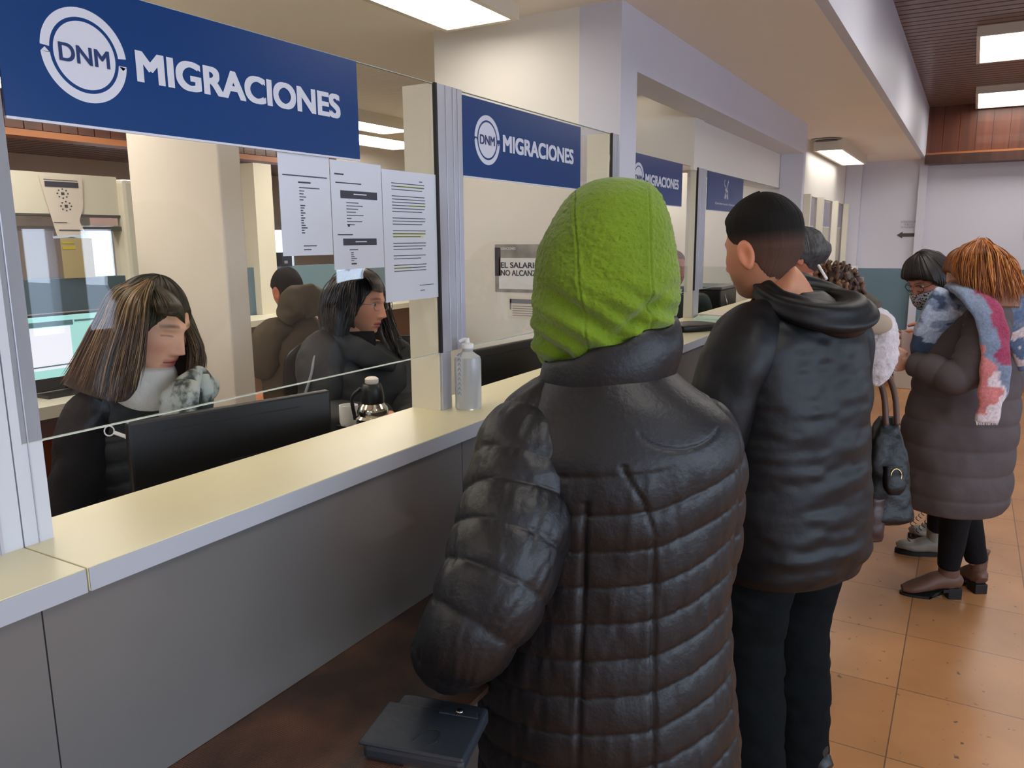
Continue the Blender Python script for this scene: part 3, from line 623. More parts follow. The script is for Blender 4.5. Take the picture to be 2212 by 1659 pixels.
def hsheet(name, m, parent, guides, th=.010, nu=60, nv=60, seed=0, ridge=.003, col=(40, 28, 22)):
    """a lock of hair with thickness, ridged along its length"""
    G = np.array([catmull(q, nv) for q in guides]); X = np.array([catmull(G[:, j], nu) for j in range(nv)])
    du = np.gradient(X, axis=1); dv = np.gradient(X, axis=0); N_ = _nn(np.cross(du, dv)); a, c = np.meshgrid(np.linspace(0, 1, nu), np.linspace(0, 1, nv))
    rg = ridge * noise3(np.stack([a * 24, c * 3, a * 0], -1), 1, seed) + ridge * .6 * noise3(np.stack([a * 60, c * 4, a * 0], -1), 1, seed + 1)
    e = np.sqrt(np.clip(1 - (2 * a - 1) ** 4, 0, 1)) * np.interp(c, [0, .05, .85, 1], [.5, 1, 1, .25]); A = X + N_ * (th * e / 2 + rg * e)[..., None]; B_ = X - N_ * (th * e / 2)[..., None]
    P = np.concatenate([A, B_[:, ::-1]], axis=1); b = MB(); b.grid(P, cap=True, col=lin(col)); return b.build(name, m, parent, auto=False)
def glasses(parent, C, R, s=1.0, m=None, w=.024, h=.017, r=.0011):
    b = MB(); T = lambda p: (np.array(p) * s) @ R.T + C
    for sx in (-1, 1):
        pts = [T((sx * .032 + w * math.cos(a), .094 - abs(math.cos(a)) * .002, h * math.sin(a) - .003)) for a in np.linspace(0, 2 * PI, 25)]
        tube(b, pts, r * s, 6, 48); tube(b, [T((sx * (.032 + w), .093, .003)), T((sx * .072, .07, .004)), T((sx * .078, -.01, -.002))], r * s, 6, 12)
    tube(b, [T((-.009, .094, .0)), T((0, .097, .003)), T((.009, .094, .0))], r * s, 6, 8)
    return b.build('eyeglasses', m or M_steel, parent)
def boot(name, m, parent, heel, toe, top, h=.16, w=.042, sole=.02, msole=None, heelh=0):
    """ankle boot from heel to toe on the floor; shaft rises to top"""
    heel, toe, top = map(lambda a: np.array(a, float), (heel, toe, top)); d = _n(toe - heel); L = np.linalg.norm(toe - heel); sd = np.cross(d, [0, 0, 1.]); up = np.array([0, 0, 1.])
    z0 = sole + heelh; b = MB()
    K = [(*(heel + up * (z0 + .020) + d * .0), w * .55, .026), (*(heel + up * (z0 + .034) + d * L * .12), w * .85, .042), (*(heel + up * (z0 * .9 + .034) + d * L * .38), w * .88, .040),
         (*(heel + up * (z0 * .5 + .030) + d * L * .62), w * 1.0, .030), (*(heel + up * (sole + .022) + d * L * .84), w * .92, .023), (*(heel + up * (sole + .016) + d * L * .98), w * .45, .014)]
    b.grid(loft(K, sd, 28, 30)); c0 = heel + d * L * .22
    sh = [(*(c0 + up * (z0 + .02)), w * .84, L * .20), (*(c0 + up * (z0 + .07) - d * .004), w * .80, L * .185), (*(.5 * (c0 + up * (z0 + .1)) + .5 * top), w * .86, L * .18), (*top, w * 1.0, L * .19)]
    b.grid(loft(sh, sd, 28, 24, wr(.002, 40, 2))); o = b.build(name, m, parent)
    s_ = MB(); n = 26; th = np.linspace(0, 2 * PI, n, endpoint=False)
    out = [heel + d * (L * (.5 + .52 * math.cos(t))) + sd * (w * (1.0 if math.cos(t) > 0 else .82) * math.sin(t)) for t in th]
    lo = np.array([p + up * (0 if (not heelh or (p - heel) @ d > L * .45) else heelh * .9) for p in out]); hi = np.array([p + up * (sole + (heelh if heelh and (p - heel) @ d < L * .4 else 0)) for p in out])
    s_.add(np.vstack([lo, hi]), [tuple(range(n))[::-1], tuple(range(n, 2 * n))] + [(i, (i + 1) % n, (i + 1) % n + n, i + n) for i in range(n)])
    s_.build('sole', msole or M_gasket, o)
    if heelh:
        hb = MB(); pts = [heel + d * a + sd * c for a, c in ((-.004, -w * .62), (.055, -w * .7), (.055, w * .7), (-.004, w * .62))]
        hb.add([(*p[:2], 0) for p in pts] + [(*p[:2], z0 + .004) for p in pts], [(0, 1, 2, 3), (4, 5, 6, 7), (0, 1, 5, 4), (1, 2, 6, 5), (2, 3, 7, 6), (3, 0, 4, 7)]); hb.build('heel', msole or M_gasket, o, bevel=.003)
    return o
def quilt(s, p, amp, pw=.45): return amp * (np.abs(np.sin(PI * s / p)) ** pw - .6)
A_ = np.array

# ---------------------------------------------------------------- the person in the green hood
O = A_([1.207, .505, 0]); F_ = _n([.91, .415, 0]); R_ = np.cross(F_, [0, 0, 1.]); Lc = lambda x, y, z: O + R_ * x + F_ * y + A_([0, 0, z])
hz = lambda y: 1.354 - (y - 829.5) * .00079
hx = lambda px: (px - 1320) / 1243.0
HR = hd(F_ + A_([0, .25, -.25]))
J = dict(hip=Lc(0, .0, .90), chest=Lc(0, 0, 1.18), neck=Lc(-.01, .0, 1.385), shR=Lc(.15, .01, 1.27), shL=Lc(-.14, .01, 1.25), elR=Lc(.15, .09, 1.0), wrR=Lc(.04, .19, 1.06),
         elL=at(1000, 1375, 1.26), wrL=at(1130, 1280, 1.52), knR=Lc(.09, .03, .48), knL=Lc(-.09, .03, .48), anR=Lc(.10, -.02, .09), anL=Lc(-.10, -.02, .09), toR=Lc(.11, .15, .03), toL=Lc(-.11, .15, .03))
hp = body('person in a bright green fleece hood and black quilted puffer jacket, back to the camera', J, (Lc(hx(1303), .03, 1.56), HR, .95), hands=[(J['wrL'], hd(_n([.3, .9, .1]))[:, [0, 1, 2]], dict(curl=.7)), (J['wrR'], hd(_n([.2, .95, .1])), dict(curl=.7))], legs=True)
M_puff = mat('black_puffer_nylon', (18, 17, 20), .45, spec=.42, bump=(110, .35, .003), noise=(5, .1))
def torso_disp(th, s, v, P):
    z = P[..., 2]; lx = (P - O) @ R_; bk = (np.sin(th) < 0)
    zz = z - .09 * lx - .26 * np.clip(lx - .07, 0, 1) * (np.sin(th) < .3)
    q = quilt(zz - .012, .0615, .0075, .32); yk = 1 / (1 + np.exp((z - 1.245) / .008)); q = q * yk + (1 - yk) * .003
    seam = sum(g(lx, c + (z - 1.0) * sl, .0045) for c, sl in ((-.048, .02),)) * bk * (z < 1.20) + g(lx, np.interp(z, [.5, 1.148, 1.20, 1.25], [.074, .062, .045, .014]), .0038) * bk * (z < 1.26)
    ys = g(z, 1.315 - 1.1 * np.abs(lx - .10) ** 1.0 * 0 - .035 * np.sqrt(np.clip(1 - ((lx - .10) / .065) ** 2, 0, 1)), .0022) * (np.abs(lx - .10) < .063) * bk
    w_ = .0018 * yk * noise3(np.stack([th * 18, z * 26, z * 0], -1), 1, 4) + .0026 * noise3(P, 15, 6)
    return q - .0055 * seam - .004 * ys + w_
K = [(*Lc(.0, .0, .52), .238, .165), (*Lc(.0, 0, .70), .236, .165), (*Lc(-.004, 0, .80), .230, .160), (*Lc(-.004, .005, .95), .214, .150), (*Lc(0, .005, 1.08), .208, .148), (*Lc(.004, 0, 1.18), .210, .148),
     (*Lc(.010, -.005, 1.25), .202, .138), (*Lc(.012, -.005, 1.30), .184, .122), (*Lc(.008, -.005, 1.335), .152, .108), (*Lc(0, 0, 1.365), .118, .096), (*Lc(-.005, .005, 1.395), .09, .08)]
b = MB(); b.grid(loft(K, R_, 300, 260, torso_disp, level=True))
def slv(seed, p=.066, amp=.008):
    return lambda th, s, v, P: quilt(s + .010 * np.sin(th), p, amp, .34) * np.clip((s - .0) / .03, 0, 1) + .0018 * noise3(np.stack([th * 9, s * 40, s * 0], -1), 1, seed) + .0035 * noise3(P, 16, seed + 1)
sleeve(b, [Lc(-.03, .01, 1.365), Lc(-.085, .005, 1.325), at(1150, 965, 1.31), at(1128, 1050, 1.29), at(1105, 1160, 1.25), at(1062, 1275, 1.22), at(1008, 1375, 1.215), at(985, 1405, 1.27), at(1060, 1350, 1.42), at(1125, 1280, 1.50)],
       [.045, .062, .088, .092, .092, .086, .072, .066, .062, .05], R_, slv(11), 150, 240)
sleeve(b, [Lc(.08, .01, 1.32), Lc(.145, .01, 1.265), Lc(.165, .04, 1.15), Lc(.160, .07, 1.0), Lc(.13, .12, .97), Lc(.05, .20, 1.05)], [.050, .074, .072, .066, .06, .05], F_, slv(21), 80, 150)
jk = b.build('puffer_jacket', M_puff, hp, auto=False)
# standing collar, lower on the side towards the counter
th = np.linspace(0, 2 * PI, 120, endpoint=False); rows = []
for t, (rr, dz, off) in enumerate(((.098, -.03, 0), (.106, .0, 0), (.108, .022, 0), (.105, .046, .002), (.100, .062, .003), (.093, .066, .004), (.088, .058, .004), (.085, .02, 0), (.08, -.03, 0))):
    x = rr * 1.12 * np.cos(th); y = rr * 1.0 * np.sin(th); z = 1.372 + dz + x * .34 + .006 * noise3(np.stack([np.cos(th) * 3, np.sin(th) * 3, th * 0 + t * .3], -1), 1, 2) + .012 * (np.sin(th) > .2) * dz
    rows.append(np.array([Lc(-.004 + a - off, .012 + c, d_) for a, c, d_ in zip(x, y, z)]))
b = MB(); b.grid(catmull_rows(rows, 40) if False else np.array(rows), cap=False); b.build('jacket_collar', M_puff, hp, auto=True, sub=2)
# green fleece hood
M_green = mat('green_fleece', (104, 130, 28), .95, spec=.15, noise=(9, .10), bump=(260, .5, .0025), sheen=.25)
N, L, bs = nodes(M_green)
tc = N.new('ShaderNodeTexCoord'); n = N.new('ShaderNodeTexNoise'); n.inputs['Scale'].default_value = 300; n.inputs['Detail'].default_value = 3; L.new(tc.outputs['Object'], n.inputs['Vector'])
mr = N.new('ShaderNodeMapRange'); mr.inputs[1].default_value = .60; mr.inputs[2].default_value = .72; mr.inputs[3].default_value = 0; mr.inputs[4].default_value = .75; L.new(n.outputs[0], mr.inputs[0])
mx = N.new('ShaderNodeMix'); mx.data_type = 'RGBA'; mx.inputs[7].default_value = (*lin((66, 84, 14)), 1); old = bs.inputs['Base Color'].links[0].from_socket; L.new(mr.outputs[0], mx.inputs[0]); L.new(old, mx.inputs[6]); L.new(mx.outputs[2], bs.inputs['Base Color'])
hr = [(393, 1300, 1336), (398, 1276, 1366), (408, 1254, 1390), (430, 1226, 1412), (470, 1196, 1432), (530, 1164, 1447), (600, 1151, 1456), (650, 1149, 1455), (700, 1149, 1446), (745, 1151, 1418), (780, 1158, 1385), (805, 1176, 1350), (830, 1200, 1340)]
K = [(*Lc(hx((l + r) / 2), .03 + .02 * ((y - 390) / 400), hz(y)), (r - l) / 2486.0, (r - l) / 2486.0 * (1.12 if y > 420 else 1.05)) for y, l, r in hr[::-1]]
def hood_disp(th, s, v, P):
    z = P[..., 2]; lx = (P - Lc(hx(1303), 0, 0)) @ R_; bk = np.clip(-np.sin(th) * 3, 0, 1); t = np.clip((1.66 - z) / .3, 0, 1)
    c1 = -.052 + .035 * t ** 1.5; c2 = .062 + .012 * t
    seam = (g(lx, c1, .0016) + g(lx, c2, .0016)) * bk * (z > 1.42); puff = (g(lx, c1, .007) + g(lx, c2, .007)) * bk * .0025
    low = np.clip((1.55 - z) / .12, 0, 1)
    fold = .008 * low * np.sin((lx * .55 + z * 1.0) * 150 + 1.5 * noise3(P, 12, 3)) * np.clip(noise3(P, 9, 8) + .6, 0, 1.2) * bk
    fold += -.016 * g(z - 1.50 + .55 * (lx + .06), 0, .014) * g(lx, -.05, .055) * bk - .014 * g(z - 1.485 - .75 * (lx - .06), 0, .013) * g(lx, .055, .04) * bk - .020 * g(z, 1.40, .022) * g(lx, -.075, .022)
    return -.0035 * seam + puff + fold + .0035 * noise3(P, 18, 5) + .0011 * noise3(P, 160, 9) + .0008 * noise3(P, 300, 2)
b = MB(); b.grid(loft(K, R_, 420, 300, hood_disp, level=True, ex=2.15)); b.build('fleece_hood', M_green, hp, auto=False)
b = MB()
for sx in (-1, 1): sleeve(b, [Lc(sx * .085, 0, .90), Lc(sx * .10, .01, .75), Lc(sx * .095, .02, .48), Lc(sx * .10, -.01, .25), Lc(sx * .10, -.02, .07)], [.105, .105, .082, .075, .07], R_, wr(.004, 14, 3))
M_tr = cloth('black_trousers', (24, 24, 28), .8, 50, .3, .2); b.build('trousers', M_tr, hp, auto=False)
for sx in (-1, 1): boot('shoe', M_black, hp, Lc(sx * .10, -.08, 0), Lc(sx * .11, .18, 0), Lc(sx * .10, -.02, .10), w=.046, sole=.03)

# ---------------------------------------------------------------- the short-haired man in the dark windbreaker
O2 = A_([2.20, .40, 0]); F2 = _n([.42, .905, 0]); R2 = np.cross(F2, [0, 0, 1.]); L2 = lambda x, y, z: O2 + R2 * x + F2 * y + A_([0, 0, z])
hc = at(1650, 540, 2.06); MH = hd(_n([.40, .90, -.10]))
J = dict(hip=L2(0, 0, .88), chest=L2(0, 0, 1.20), neck=L2(0, -.0, 1.44), shR=L2(.20, 0, 1.36), shL=L2(-.20, 0, 1.36), elR=L2(.24, .05, 1.06), wrR=L2(.12, .30, 1.12), elL=L2(-.25, .02, 1.06), wrL=L2(-.12, .30, 1.12),
         knR=L2(.09, .02, .47), knL=L2(-.09, .02, .47), anR=L2(.10, -.04, .09), anL=L2(-.10, -.04, .09), toR=L2(.12, .14, .04), toL=L2(-.12, .14, .04))
man = body('heavyset man with short black hair and a dark hooded windbreaker, leaning to the counter', J, (hc, MH, 1.07), hands=[(J['wrR'], hd(_n([0, 1, -.1])), dict(curl=.5)), (J['wrL'], hd(_n([0, 1, -.1])), dict(curl=.5))], k=1.12, skin=(196, 136, 104), beard=(90, 70, 60), brow=(30, 24, 22))
M_hairb = mat('black_hair', (20, 17, 16), .75, spec=.2, attr=True, bump=(400, .5, .002))
zl = lambda az: np.interp(az, [0, .5, .85, 1.15, 1.45, 1.7, 2.3, PI], [.070, .066, .050, .018, .010, -.022, -.070, -.088])
hairmesh(hc, MH, 1.07, zl, lambda az, z: np.interp(z, [-.09, -.04, .01, .045, .07, .12], [.0, .0015, .004, .012, .020, .022]) * np.interp(az, [0, .8, 1.5, PI], [1.2, .9, 1, 1]), 'short_hair', M_hairb, man, 3, strand=.0006, amp=.0015, fade=(120, 88, 72))
# neck filling
M_wind = mat('black_windbreaker_nylon', (9, 9, 13), .5, spec=.36, bump=(24, .25, .008), noise=(4, .1))
def wd(th, s, v, P):
    z = P[..., 2]; d = .006 * noise3(P * A_([1, 1, 2.4]), 9, 3) + .003 * noise3(P * A_([1, 1, 2.0]), 22, 5)
    d += .0085 * np.clip((1.02 - z) / .2, 0, 1) * noise3(P * A_([.5, .5, 4.6]), 6.5, 8); return d
K = [(*L2(.0, -.02, .70), .235, .180), (*L2(.0, -.02, .76), .250, .195), (*L2(0, -.01, .90), .252, .19), (*L2(0, -.01, 1.08), .245, .175), (*L2(0, -.005, 1.22), .246, .165), (*L2(0, -.01, 1.32), .235, .145), (*L2(0, -.01, 1.385), .195, .12), (*L2(0, .0, 1.43), .125, .10), (*L2(0, .01, 1.46), .08, .08)]
b = MB(); b.grid(loft(K, R2, 150, 170, wd, level=True, ex=2.2))
sd_ = lambda seed: (lambda th, s, v, P: .007 * noise3(P * A_([1.6, 1.6, 1]), 10, seed) + .003 * noise3(P, 24, seed + 1))
sleeve(b, [L2(-.10, 0, 1.40), L2(-.19, .0, 1.345), L2(-.245, .01, 1.22), L2(-.265, .03, 1.06), L2(-.20, .15, 1.05), L2(-.12, .29, 1.115)], [.06, .092, .088, .074, .066, .048], F2, sd_(4), 70, 110)
sleeve(b, [L2(.10, 0, 1.40), L2(.19, -.0, 1.345), L2(.245, .0, 1.22), L2(.262, .03, 1.06), L2(.20, .16, 1.05), L2(.12, .29, 1.115)], [.06, .092, .088, .076, .066, .048], F2, sd_(9), 70, 110)
b.build('windbreaker', M_wind, man, auto=False)
# hood lying on the shoulders: a thick folded roll, low at the back
b = MB(); th = np.linspace(0, 2 * PI, 90, endpoint=False); c0 = L2(.0, -.005, 1.43)
cen = np.array([c0 + R2 * (.125 * math.cos(t)) + F2 * (.105 * math.sin(t) - .035) + A_([0, 0, .045 * math.sin(t) + .012 + .0 * math.cos(t)]) for t in th])
rad = np.array([.036 + .032 * max(0, -math.sin(t)) for t in th]); T = _nn(np.roll(cen, -1, 0) - np.roll(cen, 1, 0)); rings = []
for i in range(90):
    out = _n(cen[i] - c0 - T[i] * ((cen[i] - c0) @ T[i])); up = np.cross(T[i], out)
    rings.append([cen[i] + rad[i] * (out * math.cos(a) * 1.0 + up * math.sin(a) * .72) * (1 + .16 * math.sin(2 * a + th[i] * 2) + .12 * math.sin(5 * a + 3 * th[i])) for a in np.linspace(0, 2 * PI, 40, endpoint=False)])
P = np.array(rings + [rings[0]]); b.grid(P, cap=False); b.build('jacket_hood', M_wind, man, auto=False, sub=1)
b = MB()
for sx in (-1, 1): sleeve(b, [L2(sx * .10, -.01, .92), L2(sx * .115, -.01, .75), L2(sx * .105, .01, .47), L2(sx * .11, -.02, .25), L2(sx * .11, -.035, .045)], [.125, .125, .102, .092, .088], R2, wr(.007, 12, 8, (1, 1, 1.6)), nu=70, nv=110)
M_jean = cloth('dark_green_jeans', (15, 19, 21), .9, 60, .4, .1); b.build('trousers', M_jean, man, auto=False)
for sx in (-1, 1): boot('shoe', M_black, man, L2(sx * .115, -.12, 0), L2(sx * .13, .17, 0), L2(sx * .11, -.04, .09), w=.052, sole=.028, msole=M_white)
b = MB(); dc = [at(1768, 573, 2.0), at(1778, 590, 1.98), at(1786, 603, 1.97)]; tube(b, dc, .0035, 8, 12); b.build('drawcord', M_white, man)
def bt(h, t): return h * .78 + t * .22
def fl(px, py): d = RW @ np.array([px - CX, py - CY, FPX]); return EYE + d * (-1.6 / d[2])

# ---------------------------------------------------------------- woman clerk with long brown hair, behind the first glass
D1 = 1.90
F3 = _n(VR * .80 - VF * .48 + A_([0, 0, -.0])); F3 = _n([F3[0], F3[1], 0]); R3 = np.cross(F3, [0, 0, 1.])
h3 = at(322, 699, D1); H3R = hd(_n(VR * .96 - VF * .30 + A_([0, 0, -.36])), _n(A_([0, 0, 1.]) + VR * .10))
nk = at(292, 800, 1.95); ch = nk + A_([0, 0, -.22]) - F3 * .03; hpz = ch + A_([0, 0, -.30]) - F3 * .03
J = dict(hip=hpz, chest=ch, neck=nk, shR=nk + R3 * .16 + A_([0, 0, -.07]), shL=nk - R3 * .16 + A_([0, 0, -.07]))
J['shR'] = at(190, 905, 1.88); J['shL'] = at(395, 880, 2.1); J['elR'] = at(150, 1130, 1.80); J['wrR'] = at(330, 1180, 1.72); J['elL'] = at(430, 1060, 2.05); J['wrL'] = at(420, 1130, 1.85)
J['knR'] = hpz + F3 * .40 + R3 * .1; J['knL'] = hpz + F3 * .40 - R3 * .1; J['anR'] = J['knR'] + A_([0, 0, -.35]); J['anL'] = J['knL'] + A_([0, 0, -.35])
w1 = body('clerk with long brown hair and white collar, head bowed, behind the left monitor', J, (h3, H3R, .98), hands=[(J['wrR'], hd(_n([.6, -.5, -.1])), dict(curl=.5)), (J['wrL'], hd(_n([.4, -.7, -.1])), dict(curl=.5))],
          skin=(236, 178, 146), eyes='closed', ears=False, lips=(196, 110, 100), brow=(70, 48, 36), k=.92)
M_vest = cloth('black_vest_fabric', (30, 29, 31), .5, 60, .35, .4)
M_knit = cloth('black_sweater_knit', (22, 21, 24), .85, 90, .5, .2)
b = MB()
wax = J['shL'] - J['shR']; wax[2] = 0; wax = _n(wax)
K = [(*(hpz + A_([0, 0, -.1])), .17, .13), (*(hpz + A_([0, 0, .1])), .165, .125), (*(ch + A_([0, 0, .0])), .175, .125), (*(ch + A_([0, 0, .10])), .165, .11), (*(nk + A_([0, 0, -.05])), .10, .085), (*(nk + A_([0, 0, -.015])), .07, .07)]
b.grid(loft(K, wax, 90, 110, lambda th, s, v, P: quilt(P[..., 2] + .02 * np.sin(th * 2), .05, .007) * (v < .8) + .003 * noise3(P, 26, 2)))
b.build('quilted_vest', M_vest, w1, auto=False)
b = MB(); sleeve(b, [.55 * nk + .45 * J['shR'] + A_([0, 0, -.035]), J['shR'] + A_([0, 0, .0]), .5 * (J['shR'] + J['elR']), J['elR'], .5 * (J['elR'] + J['wrR']), J['wrR']], [.05, .066, .062, .056, .05, .04], F3, wr(.005, 22, 2))
sleeve(b, [.6 * nk + .4 * J['shL'] + A_([0, 0, -.03]), J['shL'], .5 * (J['shL'] + J['elL']), J['elL'], J['wrL']], [.05, .064, .058, .052, .04], F3, wr(.005, 22, 5)); b.build('sweater_sleeves', M_knit, w1, auto=False)
b = MB(); c0 = at(318, 822, 1.90); th = np.linspace(0, 2 * PI, 60, endpoint=False)
K = [(*(c0 - A_([0, 0, .045]) - F3 * .01), .074, .066), (*(c0 - A_([0, 0, .015])), .074, .066), (*(c0 + A_([0, 0, .015]) + F3 * .004), .068, .062), (*(c0 + A_([0, 0, .035]) + F3 * .006), .060, .056)]
b.grid(loft(K, R3, 60, 30, wr(.004, 24, 3))); b.build('white_turtleneck', cloth('white_knit', (216, 210, 200), .9, 120, .5, .2), w1, auto=False)
M_scg = mat('grey_black_scarf', (150, 152, 150), .9, bump=(110, .5, .003))
N, L, bs = nodes(M_scg); tc = N.new('ShaderNodeTexCoord'); n = N.new('ShaderNodeTexNoise'); n.inputs['Scale'].default_value = 22; n.inputs['Detail'].default_value = 4; L.new(tc.outputs['Object'], n.inputs['Vector'])
cr = N.new('ShaderNodeValToRGB'); cr.color_ramp.interpolation = 'EASE'; cr.color_ramp.elements[0].position = .40; cr.color_ramp.elements[1].position = .56; cr.color_ramp.elements[0].color = (*lin((62, 68, 62)), 1); cr.color_ramp.elements[1].color = (*lin((176, 180, 172)), 1); L.new(n.outputs[0], cr.inputs[0]); L.new(cr.outputs[0], bs.inputs['Base Color'])
b = MB()
def band(b, pts, w, t, nu=20, nv=60, seed=1, amp=.006, side=(0, 0, 1), mi=0): K = np.array([(*p, w_, t) for p, w_ in zip(pts, w)]); b.grid(loft(K, side, nu, nv, lambda th, s, v, P: amp * noise3(P, 26, seed), ex=2.4), mi=mi)
band(b, [at(372, 842, 1.83), at(395, 834, 1.84), at(425, 818, 1.90), at(455, 840, 1.98)], [.014, .024, .030, .028], .020, 28, 50, 2, .008, VD)
band(b, [at(402, 828, 1.82), at(393, 850, 1.80), at(385, 880, 1.80), at(380, 960, 1.80)], [.030, .042, .046, .05], .014, 28, 50, 5, .007, VR)
band(b, [at(435, 812, 1.90), at(440, 850, 1.89), at(436, 900, 1.89), at(430, 980, 1.89)], [.020, .024, .026, .03], .014, 24, 50, 7, .006, VR)
b.build('scarf', M_scg, w1, auto=False)
M_hbr = mat('brown_hair_strands', (90, 62, 44), .42, attr=True, spec=.45); M_hbd = mat('dark_brown_hair', (48, 34, 28), .5, spec=.4)
PX = lambda *q: np.array([at(*p) for p in q])
hairmesh(h3, H3R, .99, lambda az: np.interp(az, [0, .5, .9, 1.3, 1.8, PI], [.054, .046, .012, -.040, -.09, -.095]), lambda az, z: np.interp(z, [-.1, .05, .12], [.004, .005, .007]), 'hair_cap', M_hbd, w1, 4, amp=.002)
gl = [PX((318, 612, 1.96), (255, 640, 2.0), (222, 700, 2.0), (190, 765, 1.99), (150, 835, 1.98)),
      PX((318, 609, 1.90), (252, 632, 1.90), (214, 700, 1.90), (178, 770, 1.89), (140, 832, 1.90)),
      PX((322, 608, 1.86), (268, 634, 1.84), (236, 705, 1.82), (204, 785, 1.82), (182, 850, 1.82)),
      PX((328, 609, 1.83), (290, 642, 1.795), (266, 715, 1.77), (244, 795, 1.77), (232, 866, 1.77)),
      PX((332, 611, 1.82), (310, 650, 1.775), (298, 715, 1.755), (286, 785, 1.75), (272, 866, 1.76)),
      PX((334, 612, 1.82), (326, 655, 1.77), (319, 715, 1.762), (310, 780, 1.76), (296, 840, 1.77))]
gr = [PX((330, 610, 1.88), (380, 640, 1.90), (402, 700, 1.92), (418, 760, 1.90), (404, 850, 1.85)),
      PX((326, 609, 1.92), (385, 640, 1.97), (414, 700, 1.99), (436, 765, 1.97), (424, 845, 1.94)),
      PX((322, 610, 1.97), (375, 645, 2.03), (405, 710, 2.06), (426, 770, 2.04), (415, 830, 2.02))]
gbk = [PX((322, 612, 1.96), (300, 650, 2.02), (270, 720, 2.04), (240, 790, 2.04), (200, 850, 2.03)), PX((324, 612, 1.97), (350, 650, 2.04), (350, 720, 2.06), (345, 790, 2.05), (330, 850, 2.03)), PX((326, 612, 1.97), (385, 650, 2.03), (405, 720, 2.05), (415, 780, 2.03), (405, 830, 2.0))]
gb = [PX((324, 610, 1.86), (330, 640, 1.79), (334, 660, 1.765), (338, 680, 1.758)), PX((328, 609, 1.87), (345, 636, 1.795), (356, 660, 1.76), (361, 679, 1.75)), PX((330, 609, 1.88), (362, 638, 1.81), (380, 660, 1.775), (387, 678, 1.77)), PX((330, 609, 1.89), (376, 642, 1.85), (396, 672, 1.83), (400, 700, 1.84))]
gl = [gbk0[::1] for gbk0 in gl]
hsheet('hair_crown', M_hbd, w1, [PX((300, 606, 1.90), (262, 622, 1.96), (250, 660, 2.0)), PX((318, 603, 1.87), (318, 606, 1.97), (300, 650, 2.03)), PX((338, 606, 1.87), (360, 620, 1.95), (370, 660, 2.02)), PX((346, 612, 1.86), (386, 640, 1.92), (402, 690, 1.96))], .02, 40, 30, 8, .003)
hsheet('long_hair', M_hbd, w1, gl, .020, 90, 70, 2, .004); hsheet('long_hair', M_hbd, w1, gr, .016, 50, 70, 4, .004); hsheet('long_hair', M_hbd, w1, gbk, .016, 60, 60, 5, .004); hsheet('fringe', M_hbd, w1, gb, .012, 60, 40, 3, .002)
BR = [(100, 76, 56), (128, 98, 70), (76, 56, 44), (160, 128, 92), (88, 64, 50)]; tc_ = lambda G_, k=.014: [q - VF * k for q in G_]
strands('long_hair', M_hbr, w1, tc_(gl), 900, .0016, 30, .006, .002, 3, BR); strands('long_hair', M_hbr, w1, tc_(gr, .010), 260, .0014, 30, .006, .004, 5, BR[:3] + [(50, 34, 28)]); strands('fringe', M_hbr, w1, tc_(gb, .008), 200, .0012, 20, .003, .001, 6, [(62, 44, 36), (50, 36, 30), (88, 62, 46)])
b = MB(); p0 = at(236, 931, 1.755)
pts = [p0 + VR * .011 * math.cos(a) + VD * .011 * math.sin(a) for a in np.linspace(0, 2 * PI, 18)]; tube(b, pts, .0016, 6, 36); tube(b, [p0 + VR * .012 + VD * .004, p0 + VR * .040 + VD * .014], .0045, 6, 6); b.build('chest_logo', M_white, w1)

# ---------------------------------------------------------------- clerk with glasses and black wavy hair
M_bh = mat('black_long_hair', (24, 19, 19), .42, spec=.45); M_bhs = mat('black_hair_strands', (26, 21, 20), .40, attr=True, spec=.5)
D2 = 2.95; h4 = at(776, 655, D2); H4R = hd(_n(VR * .93 - VF * .30 + A_([0, 0, -.12])), _n(A_([0, 0, 1]) + VR * .18)); F4 = _n([VR[0] - .3 * VF[0], VR[1] - .3 * VF[1], 0]); R4 = np.cross(F4, [0, 0, 1.])
nk = at(772, 735, D2 + .02); ch = nk + A_([0, 0, -.22]); hpz = ch + A_([0, 0, -.28])
J = dict(hip=hpz, chest=ch, neck=nk, shR=at(700, 765, 2.86), shL=at(850, 775, 3.12), elR=at(690, 900, 2.78), wrR=at(830, 900, 2.62), elL=at(885, 880, 3.0), wrL=at(890, 900, 2.75), knR=hpz + F4 * .4 + R4 * .1, knL=hpz + F4 * .4 - R4 * .1)
J['anR'] = J['knR'] + A_([0, 0, -.35]); J['anL'] = J['knL'] + A_([0, 0, -.35])
w2 = body('clerk with wavy black hair and glasses, smiling to the right in a black parka', J, (h4, H4R, .99), skin=(214, 150, 118), lips=(186, 90, 90), brow=(60, 40, 32), hands=[(J['wrR'], hd(_n([.6, -.6, -.1])), dict(curl=.5)), (J['wrL'], hd(_n([.5, -.7, -.1])), dict(curl=.5))])
glasses(w2, h4, H4R, .99, M_steel, w=.025, h=.016, r=.0013)
M_parka = cloth('black_parka', (38, 39, 40), .6, 40, .35, .35)
b = MB(); wax = J['shL'] - J['shR']; wax[2] = 0; wax = _n(wax)
K = [(*(hpz + A_([0, 0, -.1])), .24, .17), (*ch, .235, .165), (*(ch + A_([0, 0, .1])), .22, .15), (*(nk + A_([0, 0, -.06])), .15, .12), (*(nk + A_([0, 0, -.01])), .09, .085)]
b.grid(loft(K, wax, 80, 90, wr(.009, 12, 4)))
